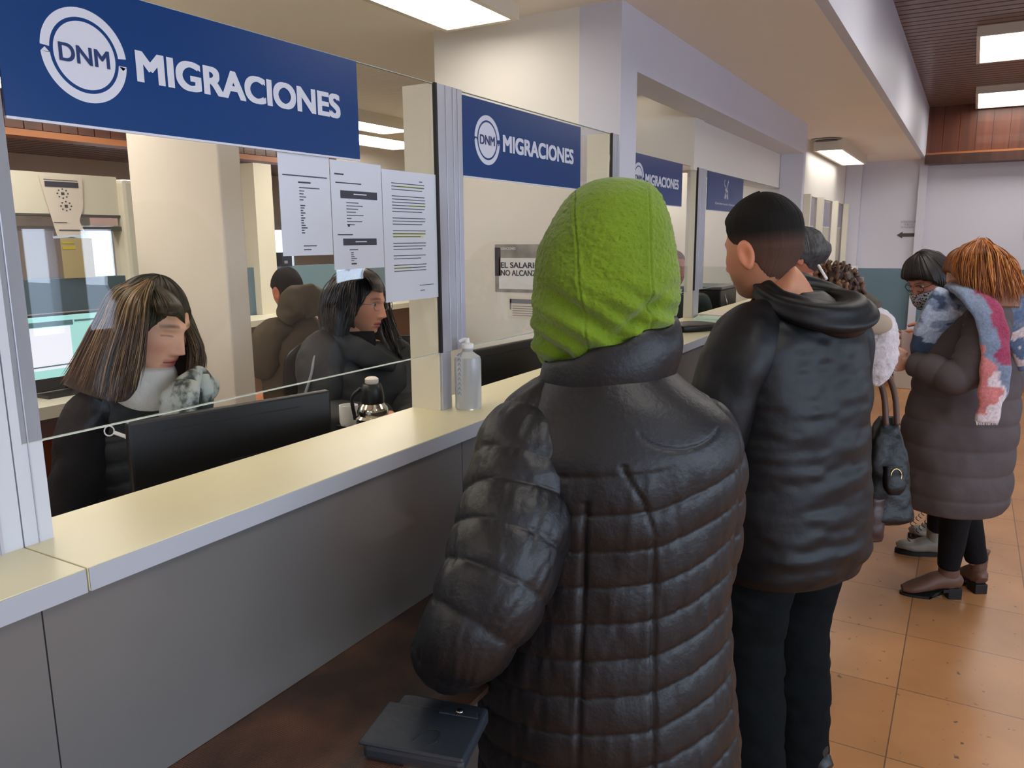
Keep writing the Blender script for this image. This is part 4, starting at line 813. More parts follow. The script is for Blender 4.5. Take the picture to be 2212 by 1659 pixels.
sleeve(b, [.5 * (nk + J['shR']) - A_([0, 0, .02]), J['shR'], .5 * (J['shR'] + J['elR']), J['elR'], J['wrR']], [.07, .09, .085, .08, .055], F4, wr(.009, 15, 7)); sleeve(b, [.5 * (nk + J['shL']) - A_([0, 0, .02]), J['shL'], J['elL'], J['wrL']], [.07, .085, .078, .05], F4, wr(.009, 15, 9))
b.build('parka', M_parka, w2, auto=False)
b = MB(); band(b, [at(700, 720, 2.88), at(745, 745, 2.83), at(800, 770, 2.84), at(850, 790, 2.9)], [.030, .045, .045, .03], .022, 26, 50, 5, .008, VD); b.build('parka_collar', M_parka, w2, auto=False)
b = MB(); tube(b, [at(693, 742, 2.80), at(680, 770, 2.765), at(672, 810, 2.74), at(660, 850, 2.73), at(650, 890, 2.73)], .005, 6, 30); b.build('reflective_piping', mat('grey_piping', (130, 134, 140), .4), w2, auto=False)
b = MB(); c0 = at(772, 738, D2 - .01); K = [(*(c0 - A_([0, 0, .05])), .075, .07), (*c0, .072, .066), (*(c0 + A_([0, 0, .04])), .064, .06)]; b.grid(loft(K, R4, 40, 24, wr(.004, 24, 2))); b.build('black_turtleneck', M_knit, w2, auto=False)
hairmesh(h4, H4R, 1.0, lambda az: np.interp(az, [0, .5, .9, 1.3, 1.8, PI], [.066, .058, .030, -.040, -.09, -.095]), lambda az, z: np.interp(z, [-.1, .05, .12], [.012, .014, .016]), 'hair_cap', M_bh, w2, 4, amp=.003)
gk = [PX((775, 586, 2.92), (735, 600, 2.93), (707, 640, 2.95), (698, 690, 2.95), (706, 722, 2.92)), PX((776, 584, 2.86), (738, 598, 2.83), (712, 640, 2.82), (706, 690, 2.82), (712, 716, 2.82)), PX((778, 585, 2.84), (752, 606, 2.80), (738, 650, 2.79), (732, 695, 2.79), (728, 726, 2.81)),
      PX((780, 586, 2.84), (768, 608, 2.79), (762, 650, 2.785), (758, 690, 2.79), (754, 726, 2.82))]
gt = [PX((776, 585, 2.88), (785, 592, 2.83), (800, 610, 2.81), (806, 628, 2.82)), PX((776, 584, 2.92), (792, 590, 2.90), (812, 606, 2.89), (820, 628, 2.89)), PX((774, 586, 3.0), (795, 592, 3.02), (820, 610, 3.0), (826, 640, 2.98))]
gf = [PX((790, 595, 3.03), (824, 625, 3.05), (838, 680, 3.06), (850, 720, 3.04), (862, 765, 3.0)), PX((780, 592, 3.08), (800, 620, 3.12), (815, 680, 3.13), (830, 730, 3.1), (870, 775, 3.05))]
gbb = [PX((770, 588, 2.98), (730, 610, 3.04), (712, 650, 3.06), (712, 700, 3.04), (730, 740, 3.0)), PX((775, 588, 3.0), (775, 610, 3.09), (775, 660, 3.1), (775, 710, 3.08), (775, 740, 3.03)), PX((780, 590, 3.0), (812, 612, 3.06), (824, 660, 3.08), (828, 710, 3.06), (840, 750, 3.02))]
for q, nm in ((gk, 'wavy_hair'), (gt, 'fringe'), (gf, 'wavy_hair'), (gbb, 'wavy_hair')): hsheet(nm, M_bh, w2, q, .026, 60, 50, 3, .005)
BK = [(30, 24, 24), (44, 34, 32), (20, 16, 18)]
strands('wavy_hair', M_bhs, w2, tc_(gk, .016), 300, .0022, 26, .010, .006, 9, BK); strands('fringe', M_bhs, w2, tc_(gt, .010), 120, .0018, 20, .005, .002, 4, BK); strands('wavy_hair', M_bhs, w2, gf, 140, .0022, 26, .012, .008, 2, BK)

# ---------------------------------------------------------------- man seen from behind in an olive coat, in the back office
D3 = 4.4; h5 = at(622, 628, D3); H5R = hd(_n(-VR * .72 + VF * .62 + A_([0, 0, -.1]))); F5 = _n([H5R[0, 1], H5R[1, 1], 0]); R5 = np.cross(F5, [0, 0, 1.])
nk = at(650, 690, D3 + .02); ch = nk + A_([0, 0, -.24]); hpz = ch + A_([0, 0, -.28])
J = dict(hip=hpz, chest=ch, neck=nk, shR=nk + R5 * .2 + A_([0, 0, -.07]), shL=nk - R5 * .2 + A_([0, 0, -.07]), elR=nk + R5 * .25 + A_([0, 0, -.32]), elL=at(572, 790, D3 - .1), wrR=nk + F5 * .3 + A_([0, 0, -.35]), wrL=at(556, 745, D3 + .1), knR=hpz + F5 * .4 + R5 * .1, knL=hpz + F5 * .4 - R5 * .1)
J['anR'] = J['knR'] + A_([0, 0, -.35]); J['anL'] = J['knL'] + A_([0, 0, -.35])
w3 = body('man with cropped dark hair in an olive coat, sitting in the back office', J, (h5, H5R, 1.0), skin=(196, 130, 100), hands=[(J['wrL'], hd(_n([-.3, .9, 0])), dict(curl=.6))])
hairmesh(h5, H5R, 1.0, zl, lambda az, z: np.interp(z, [-.07, .0, .05, .12], [.002, .004, .010, .014]), 'short_hair', M_hairb, w3, 5)
M_olive = cloth('olive_coat', (84, 74, 60), .8, 30, .4, .2)
b = MB(); K = [(*(hpz + A_([0, 0, -.15])), .24, .17), (*ch, .245, .16), (*(ch + A_([0, 0, .12])), .22, .14), (*(nk + A_([0, 0, -.03])), .12, .11), (*(nk + A_([0, 0, .02])), .08, .08)]; b.grid(loft(K, R5, 70, 80, wr(.010, 10, 3)))
for s_ in 'LR': sleeve(b, [.5 * (nk + J['sh' + s_]) - A_([0, 0, .01]), J['sh' + s_], J['el' + s_], J['wr' + s_]], [.08, .09, .08, .05], F5, wr(.010, 14, 6))
b.build('coat', M_olive, w3, auto=False)
b = MB(); band(b, [at(612, 690, D3 - .12), at(640, 655, D3 - .13), at(680, 650, D3 - .05), at(720, 665, D3 + .05)], [.05, .085, .085, .05], .05, 30, 50, 3, .014, VD); b.build('coat_hood', M_olive, w3, auto=False)

# ---------------------------------------------------------------- clerk glimpsed behind the third glass
h6 = at(1452, 582, 5.2); H6R = hd(_n(-VF * .8 + VR * .5 + A_([0, 0, -.15]))); nk = h6 + A_([0, 0, -.16]); ch = nk + A_([0, 0, -.24]); hpz = ch + A_([0, 0, -.28]); F6 = _n([-VF[0], -VF[1], 0]); R6 = np.cross(F6, [0, 0, 1.])
J = dict(hip=hpz, chest=ch, neck=nk, shR=nk + R6 * .2 + A_([0, 0, -.07]), shL=nk - R6 * .2 + A_([0, 0, -.07]), elR=nk + R6 * .24 + A_([0, 0, -.33]), elL=nk - R6 * .22 + A_([0, 0, -.33]), wrR=nk + R6 * .1 + F6 * .3 + A_([0, 0, -.36]), wrL=nk - R6 * .1 + F6 * .3 + A_([0, 0, -.36]), knR=hpz + F6 * .4, knL=hpz + F6 * .4 - R6 * .2, anR=hpz + F6 * .4 - A_([0, 0, .35]), anL=hpz + F6 * .4 - R6 * .2 - A_([0, 0, .35]))
w4 = body('clerk glimpsed between the green hood and the post of the third booth', J, (h6, H6R, 1.0), skin=(196, 126, 104), brow=(90, 70, 60))
hairmesh(h6, H6R, 1.0, zl, lambda az, z: np.interp(z, [-.07, .0, .12], [.003, .006, .012]), 'short_hair', mat('grey_brown_hair', (110, 84, 70), .6), w4, 8)
b = MB(); K = [(*(hpz - A_([0, 0, .1])), .2, .14), (*ch, .21, .14), (*(nk - A_([0, 0, .05])), .14, .1), (*(nk + A_([0, 0, .0])), .07, .07)]; b.grid(loft(K, R6, 50, 50, wr(.006, 14, 3)))
for s_ in 'LR': sleeve(b, [.5 * (nk + J['sh' + s_]) - A_([0, 0, .02]), J['sh' + s_], J['el' + s_], J['wr' + s_]], [.06, .07, .065, .045], F6, wr(.006, 14, 6))
b.build('shirt', cloth('dark_green_shirt', (40, 52, 50), .8), w4, auto=False)

# ---------------------------------------------------------------- person with curly hair and a pale fur-trimmed hood, mostly behind the man
O7 = A_([2.72, .43, 0]); F7 = _n([.75, .66, 0]); R7 = np.cross(F7, [0, 0, 1.]); L7 = lambda x, y, z: O7 + R7 * x + F7 * y + A_([0, 0, z])
h7 = at(1800, 642, 2.62); H7R = hd(_n(F7 + A_([0, 0, -.25])))
J = dict(hip=L7(0, 0, .84), chest=L7(0, 0, 1.10), neck=L7(0, 0, 1.30), shR=L7(.12, 0, 1.23), shL=L7(-.15, 0, 1.24), elR=L7(.14, .05, .98), elL=L7(-.2, .03, .98), wrR=L7(.1, .25, 1.0), wrL=L7(-.1, .25, 1.0), knR=L7(.05, .02, .45), knL=L7(-.09, .02, .45), anR=L7(.02, -.06, .09), anL=L7(-.10, -.04, .09))
w5 = body('person with curly brown hair and a pale fur-trimmed hood, standing behind the dark windbreaker', J, (h7, H7R, .86), skin=(190, 134, 108), hands=[(J['wrR'], hd(F7), dict(curl=.6)), (J['wrL'], hd(F7), dict(curl=.6))])
b = MB(); rs = np.random.RandomState(4)
for i in range(150):
    a = rs.rand() * 2 * PI; e = math.acos(1 - 1.35 * rs.rand()); n_ = A_([math.sin(e) * math.cos(a), math.sin(e) * math.sin(a), math.cos(e)]); p = h7 + H7R @ (n_ * A_([.072, .088, .104]) + A_([0, -.008, .005]))
    t = _n(np.cross(n_, [0, 0, 1.]) + rs.randn(3) * .3); pts = [p + (H7R @ n_) * (.004 + .012 * math.sin(k * .9 + i) ** 2) + H7R @ (t * .008 * math.sin(k * 1.6)) + A_([0, 0, -.011 * k]) + (H7R @ n_) * .0015 * k for k in range(6)]
    tube(b, pts, .0062, 6, 18, col=lin(((96, 62, 42), (70, 46, 34), (120, 82, 54))[i % 3]))
b.ell(h7 + H7R @ A_([0, -.012, .006]), (.070, .083, .100), H7R, 40, 30, col=lin((52, 36, 28))); b.build('curly_hair', mat('curly_brown_hair', (80, 54, 40), .55, attr=True), w5, auto=False)
M_ol2 = cloth('brown_olive_jacket', (84, 74, 62), .8)
b = MB(); K = [(*L7(0, 0, .62), .17, .14), (*L7(0, 0, .85), .17, .14), (*L7(0, 0, 1.10), .17, .13), (*L7(0, 0, 1.22), .16, .11), (*L7(0, 0, 1.29), .11, .10), (*L7(0, 0, 1.34), .08, .08)]; b.grid(loft(K, R7, 70, 70, wr(.008, 12, 3), level=True))
sleeve(b, [L7(.06, 0, 1.27), L7(.12, 0, 1.23), L7(.14, .03, 1.1), L7(.14, .05, .98), L7(.1, .25, 1.0)], [.06, .075, .07, .06, .045], F7, wr(.006, 14, 6)); sleeve(b, [L7(-.07, 0, 1.27), L7(-.16, 0, 1.23), L7(-.20, .03, .98), L7(-.1, .25, 1.0)], [.06, .075, .06, .045], F7, wr(.006, 14, 8))
b.build('jacket', M_ol2, w5, auto=False)
b = MB(); tube(b, [at(1800, 640, 2.62), at(1850, 655, 2.60), at(1892, 672, 2.56)], [.05, .05, .035], 16, 24); b.build('jacket_collar', M_ol2, w5, auto=False)
M_fur = mat('pale_fur', (206, 196, 198), .95, bump=(120, .8, .006), sheen=.3, noise=(20, .12)); M_lin = cloth('beige_lining', (168, 150, 130), .85, 20, .5)
b = MB(); cc = at(1893, 715, 2.56)
K = [(*at(1880, 672, 2.56), .030, .03), (*at(1888, 695, 2.56), .055, .055), (*at(1895, 730, 2.56), .066, .06), (*at(1893, 775, 2.56), .062, .055), (*at(1888, 810, 2.57), .048, .045), (*at(1884, 832, 2.57), .020, .02)]
b.grid(loft(K, VR, 60, 60, lambda th, s, v, P: .006 * noise3(P, 30, 2) + .004 * noise3(P, 90, 3))); b.build('fur_trim', M_fur, w5, auto=False)
b = MB(); b.ell(at(1892, 700, 2.505), (.055, .030, .034), np.stack([VR, VF, VD], 1), 30, 20, fn=lambda P: P * (1 + .06 * noise3(P, 30, 4))[..., None]); b.build('hood_lining', M_lin, w5, auto=False)
rs2 = np.random.RandomState(8); V = []; b = MB()
for i in range(700):
    t = rs2.rand(); a = rs2.rand() * 2 * PI; c = at(1880 + 14 * math.sin(t * 3), 675 + t * 155, 2.56); r0 = np.interp(t, [0, .2, .5, .8, 1], [.03, .055, .066, .055, .02]); n_ = _n(VR * math.cos(a) - VF * math.sin(a) + VD * .2 * rs2.randn())
    p = c + n_ * r0; d = _n(n_ + VD * .9 + rs2.randn(3) * .4); q = np.cross(d, [0, 0, 1.]); q = q / np.linalg.norm(q) * .0011; b.add([p - q, p + q, p + d * .016], [(0, 1, 2)])
b.build('fur_trim', M_fur, w5, auto=False)
b = MB()
for x0, p in ((.05, 0), (-.09, 1)): sleeve(b, [L7(x0, 0, .85), L7(x0, 0, .7), L7(x0 - .0, .02, .45), L7(x0 - .02, -.02, .26), L7(x0 - .03, -.05, .15)], [.10, .095, .062, .058, .042], R7, wr(.002, 18, 3))
b.build('black_leggings', M_knit, w5, auto=False)
M_brb = cloth('dusty_brown_leather', (128, 88, 74), .6)
boot('ankle_boot', M_brb, w5, L7(.02, -.14, 0), L7(.03, .11, 0), L7(.015, -.07, .16), w=.036, sole=.015); boot('ankle_boot', M_brb, w5, L7(-.10, -.12, 0), L7(-.10, .13, 0), L7(-.10, -.05, .16), w=.036, sole=.015)
# their big black bag
t = empty('handbag', at(1915, 1135, 2.72), 'large black leather handbag with brown straps hanging behind the man in the windbreaker', 'bag')
Rb = np.stack([VR, VF, -VD], 1); bc = at(1912, 1010, 2.74); b = MB()
K = [(*(bc + VD * .195), .050, .045), (*(bc + VD * .18), .085, .06), (*(bc + VD * .10), .083, .06), (*(bc - VD * .02), .068, .055), (*(bc - VD * .13), .045, .04), (*(bc - VD * .18), .022, .025)]
b.grid(loft(K, VR, 50, 60, wr(.007, 20, 4), ex=2.8)); M_bag = cloth('black_glossy_leather', (12, 10, 10), .45, 60, .5, .4); b.build('body', M_bag, t, auto=False)
b = MB()
for dx in (-.02, .018): tube(b, [bc + VR * dx - VD * .15 - VF * .05, bc + VR * (dx - .005) - VD * .26 - VF * .04, bc + VR * (dx - .03) - VD * .36 - VF * .02], .010, 8, 24)
b.build('strap', mat('brown_strap_leather', (86, 58, 44), .5), t, auto=False)
b = MB(); K = [(*(bc + VR * .0 - VD * .01 - VF * .055), .032, .02), (*(bc + VR * .0 + VD * .06 - VF * .062), .036, .022), (*(bc + VD * .085 - VF * .06), .02, .014)]; b.grid(loft(K, VR, 30, 20, wr(.003, 30, 4), ex=3.5)); b.build('front_pocket', M_bag, t, auto=False)
b = MB(); pts = [bc - VF * .080 + VR * .018 * math.cos(a) + VD * (.02 + .024 * math.sin(a)) for a in np.linspace(0, 2 * PI, 22)]; tube(b, pts, .0018, 6, 44); b.build('buckle', mat('brass', (170, 140, 90), .3, metal=1), t)
b = MB(); K = [(*(bc + VD * .10 - VR * .052 - VF * .03), .03, .03), (*(bc + VD * .20 - VR * .055 - VF * .03), .034, .034), (*(bc + VD * .245 - VR * .055 - VF * .02), .03, .03)]; b.grid(loft(K, VR, 30, 24, wr(.006, 24, 3), ex=3)); b.build('side_pouch', mat('dark_brown_leather', (58, 36, 34), .4), t, auto=False)

# ---------------------------------------------------------------- grey-haired man farther along the counter
h8 = at(1742, 552, 3.7); H8R = hd(_n([.35, .93, -.2])); O8 = A_([h8[0], h8[1] - .03, 0]); F8 = _n([.35, .93, 0]); R8 = np.cross(F8, [0, 0, 1.]); L8 = lambda x, y, z: O8 + R8 * x + F8 * y + A_([0, 0, z])
J = dict(hip=L8(0, 0, .84), chest=L8(0, 0, 1.12), neck=L8(0, 0, 1.38), shR=L8(.17, 0, 1.31), shL=L8(-.17, 0, 1.31), elR=L8(.21, .02, 1.05), elL=L8(-.21, .02, 1.05), wrR=L8(.12, .25, 1.1), wrL=L8(-.12, .25, 1.1), knR=L8(.08, 0, .45), knL=L8(-.08, 0, .45), anR=L8(.08, -.04, .09), anL=L8(-.08, -.04, .09), toR=L8(.08, .12, .03), toL=L8(-.08, .12, .03))
w6 = body('grey-haired man whose ear and curls show behind the short-haired man', J, (h8, H8R, 1.0), skin=(206, 140, 116))
hairmesh(h8, H8R, 1.02, zl, lambda az, z: np.interp(z, [-.07, .0, .12], [.006, .012, .012]), 'grey_hair', mat('dark_grey_hair', (78, 78, 80), .6, noise=(60, .35)), w6, 9, amp=.008)
b = MB(); K = [(*L8(0, 0, .60), .20, .15), (*L8(0, 0, 1.1), .21, .14), (*L8(0, 0, 1.28), .18, .11), (*L8(0, 0, 1.36), .09, .09), (*L8(0, 0, 1.40), .07, .07)]; b.grid(loft(K, R8, 50, 50, wr(.006, 12, 3), level=True))
for sx in (-1, 1): sleeve(b, [L8(sx * .08, 0, 1.33), L8(sx * .17, 0, 1.30), L8(sx * .21, .02, 1.05), L8(sx * .12, .25, 1.1)], [.055, .075, .06, .045], F8, wr(.006, 14, 6))
b.build('jacket', cloth('dark_brown_jacket', (60, 52, 46), .8), w6, auto=False)
b = MB()
for sx in (-1, 1): sleeve(b, [L8(sx * .08, 0, .85), L8(sx * .09, 0, .7), L8(sx * .08, 0, .45), L8(sx * .08, -.03, .07)], [.10, .10, .075, .06], R8, wr(.003, 14, 3))
b.build('trousers', M_tr, w6, auto=False)
for sx in (-1, 1): boot('shoe', M_black, w6, L8(sx * .08, -.1, 0), L8(sx * .09, .15, 0), L8(sx * .08, -.03, .1))

# ---------------------------------------------------------------- woman with the checked scarf, right edge
O9 = A_([*(at(2062, 1000, 3.39)[:2]), 0]); F9 = _n([-.40, .915, 0]); R9 = np.cross(F9, [0, 0, 1.]); L9 = lambda x, y, z: O9 + R9 * x + F9 * y + A_([0, 0, z])
D9 = 3.20; h9 = at(2102, 598, D9); H9R = hd(_n(-VR * .93 + VF * .18 + A_([0, 0, -.42])))
J = dict(hip=L9(0, 0, .80), chest=at(2085, 800, 3.32), neck=at(2112, 650, 3.27), shR=at(2105, 700, 3.40), shL=at(2115, 700, 3.16), elL=at(2070, 800, 3.08), wrL=at(1968, 790, 3.2), elR=at(2040, 760, 3.48), wrR=at(1972, 760, 3.36), knR=A_([*(.5 * L9(.075, 0, 0) + .5 * bt(fl(2118, 1283), fl(2068, 1245)))[:2], .42]), knL=A_([*(.5 * L9(-.075, 0, 0) + .5 * bt(fl(2070, 1290), fl(1945, 1282)))[:2], .42]), anR=bt(fl(2118, 1283), fl(2068, 1245)) + A_([0, 0, .12]), anL=bt(fl(2070, 1290), fl(1945, 1282)) + A_([0, 0, .12]))
w7 = body('woman with coppery hair in a long dark quilted coat and checked scarf, reading a paper', J, (h9, H9R, .97), skin=(208, 156, 130), brow=(120, 84, 60), hands=[(at(1966, 782, 3.22), np.stack([-VD * 1.0, _n(-VR + VF * .2), np.cross(-VD, _n(-VR + VF * .2))], 1), dict(curl=.85)), (at(1975, 752, 3.4), np.stack([-VD * 1.0, _n(-VR + VF * .2), np.cross(-VD, _n(-VR + VF * .2))], 1), dict(curl=.7))], k=1.05)
glasses(w7, h9, H9R, .97, M_black, w=.024, h=.016, r=.0016)
M_coat = cloth('charcoal_quilted_coat', (88, 78, 78), .72, 40, .4, .3, noise=(7, .1))
cen = lambda px, y, d: at(px, y, d)
def cdisp(th, s, v, P): z = P[..., 2]; return quilt(z, .105, .010, .5) * (z < 1.15) + .008 * noise3(P, 10, 3) + .003 * noise3(P, 26, 5)
rows9 = [(1092, 1958, 2146, 3.40), (1090, 1952, 2150, 3.40), (1060, 1950, 2168, 3.38), (1000, 1950, 2172, 3.36), (930, 1958, 2184, 3.34), (860, 1972, 2190, 3.32), (800, 1990, 2192, 3.30), (740, 2015, 2195, 3.28), (700, 2035, 2192, 3.26), (668, 2052, 2180, 3.25), (645, 2068, 2160, 3.24), (628, 2082, 2142, 3.23)]
K = [(*at((l + r) / 2, y, d + .02), (r - l) / 2 * d / FPX, (r - l) / 2 * d / FPX * (.95 if y > 760 else .9)) for y, l, r, d in rows9]
b = MB(); b.grid(loft(K, VR, 120, 150, cdisp, level=True))
sleeve(b, [at(2120, 662, 3.17), at(2135, 690, 3.08), at(2120, 750, 3.04), at(2092, 800, 3.04), at(2060, 815, 3.06), at(2010, 797, 3.12), at(1972, 785, 3.18)], [.06, .085, .085, .078, .072, .062, .050], VF, lambda th, s, v, P: quilt(s, .075, .008) + .005 * noise3(P, 20, 3), 60, 110)
sleeve(b, [at(2090, 660, 3.36), at(2070, 690, 3.46), at(2040, 760, 3.48), at(1980, 756, 3.42)], [.06, .08, .065, .048], VF, wr(.006, 14, 8))
b.build('quilted_coat', M_coat, w7, auto=False)
M_sc = mat('checked_scarf', (150, 90, 100), .95, bump=(160, .6, .004), attr=True, noise=(90, .22), sheen=.2)
def scarf_part(pts, w, t, cols, seed, side=VR, name='checked_scarf'):
    b = MB(); K = catmull(np.array([(*p, w_, t) for p, w_ in zip(pts, w)]), 80); P = loft(K, side, 40, 80, lambda th, s, v, P: .007 * noise3(P, 22, seed), ex=2.6)
    th = np.linspace(0, 2 * PI, 40, endpoint=False); c = np.zeros(P.shape)
    for j in range(80):
        for i in range(40): c[j, i] = lin(cols(math.cos(th[i]), j / 79, noise3(P[j, i] * 1.0, 30, 4)))
    b.grid(P, col=c); return b.build(name, M_sc, w7, auto=False)
gy, rd, wh, bl, sal = (118, 130, 150), (150, 52, 84), (214, 196, 196), (52, 66, 90), (204, 120, 116)
def ca(u, v, n): return rd if u + .25 * n > (.0 if v < .75 else .6) and v < .66 else (gy if v < .72 + .15 * (u + n * .4) else (wh if n + u > -.2 or v > .95 else sal))
scarf_part([at(2058, 622, 3.14), at(2098, 632, 3.02), at(2130, 670, 2.965), at(2150, 740, 2.945), at(2148, 820, 2.945), at(2132, 912, 2.965)], [.035, .060, .062, .056, .054, .042], .016, ca, 2)
scarf_part([at(2085, 640, 3.12), at(2050, 652, 3.08), at(2022, 690, 3.10), at(1998, 730, 3.16), at(1985, 765, 3.22)], [.06, .075, .070, .055, .03], .022, lambda u, v, n: bl if (v + .2 * n > .7 or n > .35) else ((170, 180, 194) if n < -.1 else gy), 5)
scarf_part([at(2120, 640, 3.10), at(2165, 655, 3.07), at(2195, 690, 3.08), at(2215, 740, 3.12), at(2225, 790, 3.16)], [.05, .075, .075, .06, .05], .022, lambda u, v, n: wh if v > .5 and n > -.2 else ((90, 110, 140) if n < .2 else gy), 7)
b = MB(); rs3 = np.random.RandomState(3)
for i in range(26): x = 2108 + i * 1.9; p = at(x, 908, 2.96); tube(b, [p, p + VD * .018 + VR * .002 * rs3.randn()], .0014, 5, 3)
b.build('scarf_fringe', mat('pale_fringe', (214, 200, 190), .9), w7, auto=False)
M_cop = mat('copper_hair_strands', (180, 110, 54), .42, attr=True, spec=.45); M_cod = mat('copper_hair', (132, 78, 40), .5)
hairmesh(h9, H9R, .99, lambda az: np.interp(az, [0, .5, .9, 1.3, 1.8, PI], [.062, .050, .020, -.040, -.09, -.095]), lambda az, z: np.interp(z, [-.1, .05, .12], [.014, .016, .018]), 'hair_cap', M_cod, w7, 4, amp=.003)
ga = [PX((2110, 521, 3.20), (2068, 545, 3.12), (2052, 575, 3.10), (2054, 590, 3.09)), PX((2112, 520, 3.16), (2085, 545, 3.07), (2078, 590, 3.06), (2090, 630, 3.06)), PX((2115, 520, 3.13), (2108, 550, 3.04), (2108, 605, 3.03), (2112, 655, 3.02)), PX((2118, 520, 3.12), (2135, 552, 3.02), (2142, 610, 3.0), (2150, 662, 3.0)),
      PX((2120, 520, 3.14), (2160, 556, 3.05), (2180, 612, 3.02), (2190, 664, 3.02)), PX((2122, 521, 3.2), (2174, 562, 3.16), (2200, 618, 3.14), (2214, 664, 3.12)), PX((2120, 522, 3.28), (2168, 562, 3.30), (2194, 622, 3.28), (2208, 655, 3.24)), PX((2115, 523, 3.3), (2120, 560, 3.35), (2140, 620, 3.34), (2150, 655, 3.3))]
hsheet('long_hair', M_cod, w7, ga, .022, 120, 60, 3, .005, col=(140, 84, 40)); strands('long_hair', M_cop, w7, tc_(ga, .016), 900, .0024, 26, .009, .004, 12, [(188, 116, 56), (158, 92, 42), (208, 140, 76), (130, 74, 36)])
b = MB()
for x0, an in ((-.075, bt(fl(2070, 1290), fl(1945, 1282))), (.075, bt(fl(2118, 1283), fl(2068, 1245)))): e_ = lambda t, z: L9(x0, 0, z) * (1 - t) + (A_([an[0], an[1], z])) * t; sleeve(b, [L9(x0, 0, .70), e_(.2, .60), e_(.5, .42), e_(.75, .27), e_(.94, .150)], [.088, .085, .068, .058, .048], R9, wr(.002, 18, 3))
b.build('black_leggings', M_knit, w7, auto=False)
M_bt = cloth('brown_boot_leather', (106, 74, 58), .5, 30, .3, .5)
boot('ankle_boot', M_bt, w7, fl(2070, 1290), fl(1945, 1282), bt(fl(2070, 1290), fl(1945, 1282)) + A_([0, 0, .195]), w=.047, sole=.012, heelh=.035); boot('ankle_boot', M_bt, w7, fl(2118, 1283), fl(2068, 1245), bt(fl(2118, 1283), fl(2068, 1245)) + A_([0, 0, .195]), w=.045, sole=.012, heelh=.03)
o = MB(); P0 = at(1948, 712, 3.30); dn = VD * .10; e2 = (VR * .085 + VD * .045)
o.add([P0, P0 + e2, P0 + e2 + dn * .9, P0 + dn * 1.1, P0 + VF * .004, P0 + e2 + VF * .004, P0 + e2 + dn * .9 + VF * .004, P0 + dn * 1.1 + VF * .004], [(0, 1, 2, 3), (7, 6, 5, 4), (0, 4, 5, 1), (1, 5, 6, 2), (2, 6, 7, 3), (3, 7, 4, 0)])
q = o.build('folded_paper', mat('pinkish_paper', (226, 202, 196), .7), smooth=False); tag(q, 'pinkish folded papers held by the woman in the checked scarf', 'papers')

# ---------------------------------------------------------------- woman with dark short hair, glasses and patterned mask
D10 = 3.72; h10 = at(2006, 602, D10); H10R = hd(_n(-VR * .82 - VF * .25 + A_([0, 0, -.50]))); O10 = A_([4.22, .02, 0]); F10 = _n([-.5, .87, 0]); R10 = np.cross(F10, [0, 0, 1.]); L10 = lambda x, y, z: O10 + R10 * x + F10 * y + A_([0, 0, z])
J = dict(hip=L10(0, 0, .80), chest=L10(0, 0, 1.08), neck=L10(0, .02, 1.31), shR=L10(.16, 0, 1.25), shL=L10(-.16, 0, 1.25), elL=at(2010, 700, 3.62), wrL=at(2004, 724, 3.6), elR=L10(.2, .05, 1.0), wrR=L10(.1, .25, 1.05), knR=A_([*(.5 * L10(.075, 0, 0) + .5 * bt(fl(2040, 1165), fl(1962, 1160)))[:2], .42]), knL=A_([*(.5 * L10(-.075, 0, 0) + .5 * bt(fl(2038, 1200), fl(1934, 1192)))[:2], .42]), anR=bt(fl(2040, 1165), fl(1962, 1160)) + A_([0, 0, .12]), anL=bt(fl(2038, 1200), fl(1934, 1192)) + A_([0, 0, .12]))
J['elL'] = at(2035, 730, 3.66)
w8 = body('woman with short dark hair, glasses and a patterned face mask, head bowed', J, (h10, H10R, .96), skin=(212, 148, 124), hands=[(at(2012, 722, 3.6), np.stack([-VD, _n(-VR + VD * .15), np.cross(-VD, _n(-VR + VD * .15))], 1), dict(curl=.45))])
glasses(w8, h10, H10R, .97, M_black, w=.025, h=.017, r=.0017)
hairmesh(h10, H10R, .99, lambda az: np.interp(az, [0, .6, 1.0, 1.4, 2.0, PI], [.040, .036, .018, -.030, -.075, -.085]), lambda az, z: np.interp(z, [-.09, -.02, .05, .12], [.012, .020, .024, .026]), 'bob_hair', mat('dark_brown_black_hair', (36, 28, 26), .5), w8, 7, amp=.006)
M_mask = mat('patterned_mask', (120, 120, 128), .8); N, L, bs = nodes(M_mask); tc = N.new('ShaderNodeTexCoord'); vo = N.new('ShaderNodeTexVoronoi'); vo.inputs['Scale'].default_value = 110; L.new(tc.outputs['Object'], vo.inputs['Vector'])
cr = N.new('ShaderNodeValToRGB'); cr.color_ramp.interpolation = 'CONSTANT'; cr.color_ramp.elements[0].color = (*lin((28, 28, 36)), 1); cr.color_ramp.elements[1].position = .42; cr.color_ramp.elements[1].color = (*lin((190, 190, 198)), 1); L.new(vo.outputs['Distance'], cr.inputs[0]); L.new(cr.outputs[0], bs.inputs['Base Color'])
b = MB(); u = np.linspace(.12, PI - .12, 40); v = np.linspace(0, 1, 24); U, Vv = np.meshgrid(u, v); zq = -.030 - .088 * Vv; wq = .073 * (1 - .25 * Vv ** 1.6)
P = np.stack([wq * np.cos(U), .020 + (.094 + .018 * np.exp(-(np.cos(U) / .35) ** 2) * np.sin(PI * np.clip(Vv * 1.1, 0, 1)) - .01 * Vv) * np.sin(U) ** .8, zq], -1); Pi = P * A_([.97, .97, 1]) - A_([0, .003, 0]); b.grid(np.concatenate([(P * .97) @ H10R.T + h10, ((Pi * .97) @ H10R.T + h10)[:, ::-1]], 1)); b.build('face_mask', M_mask, w8, auto=False)
M_cam = mat('olive_camo_jacket', (92, 90, 62), .8, noise=(16, .25), bump=(30, .4, .004))
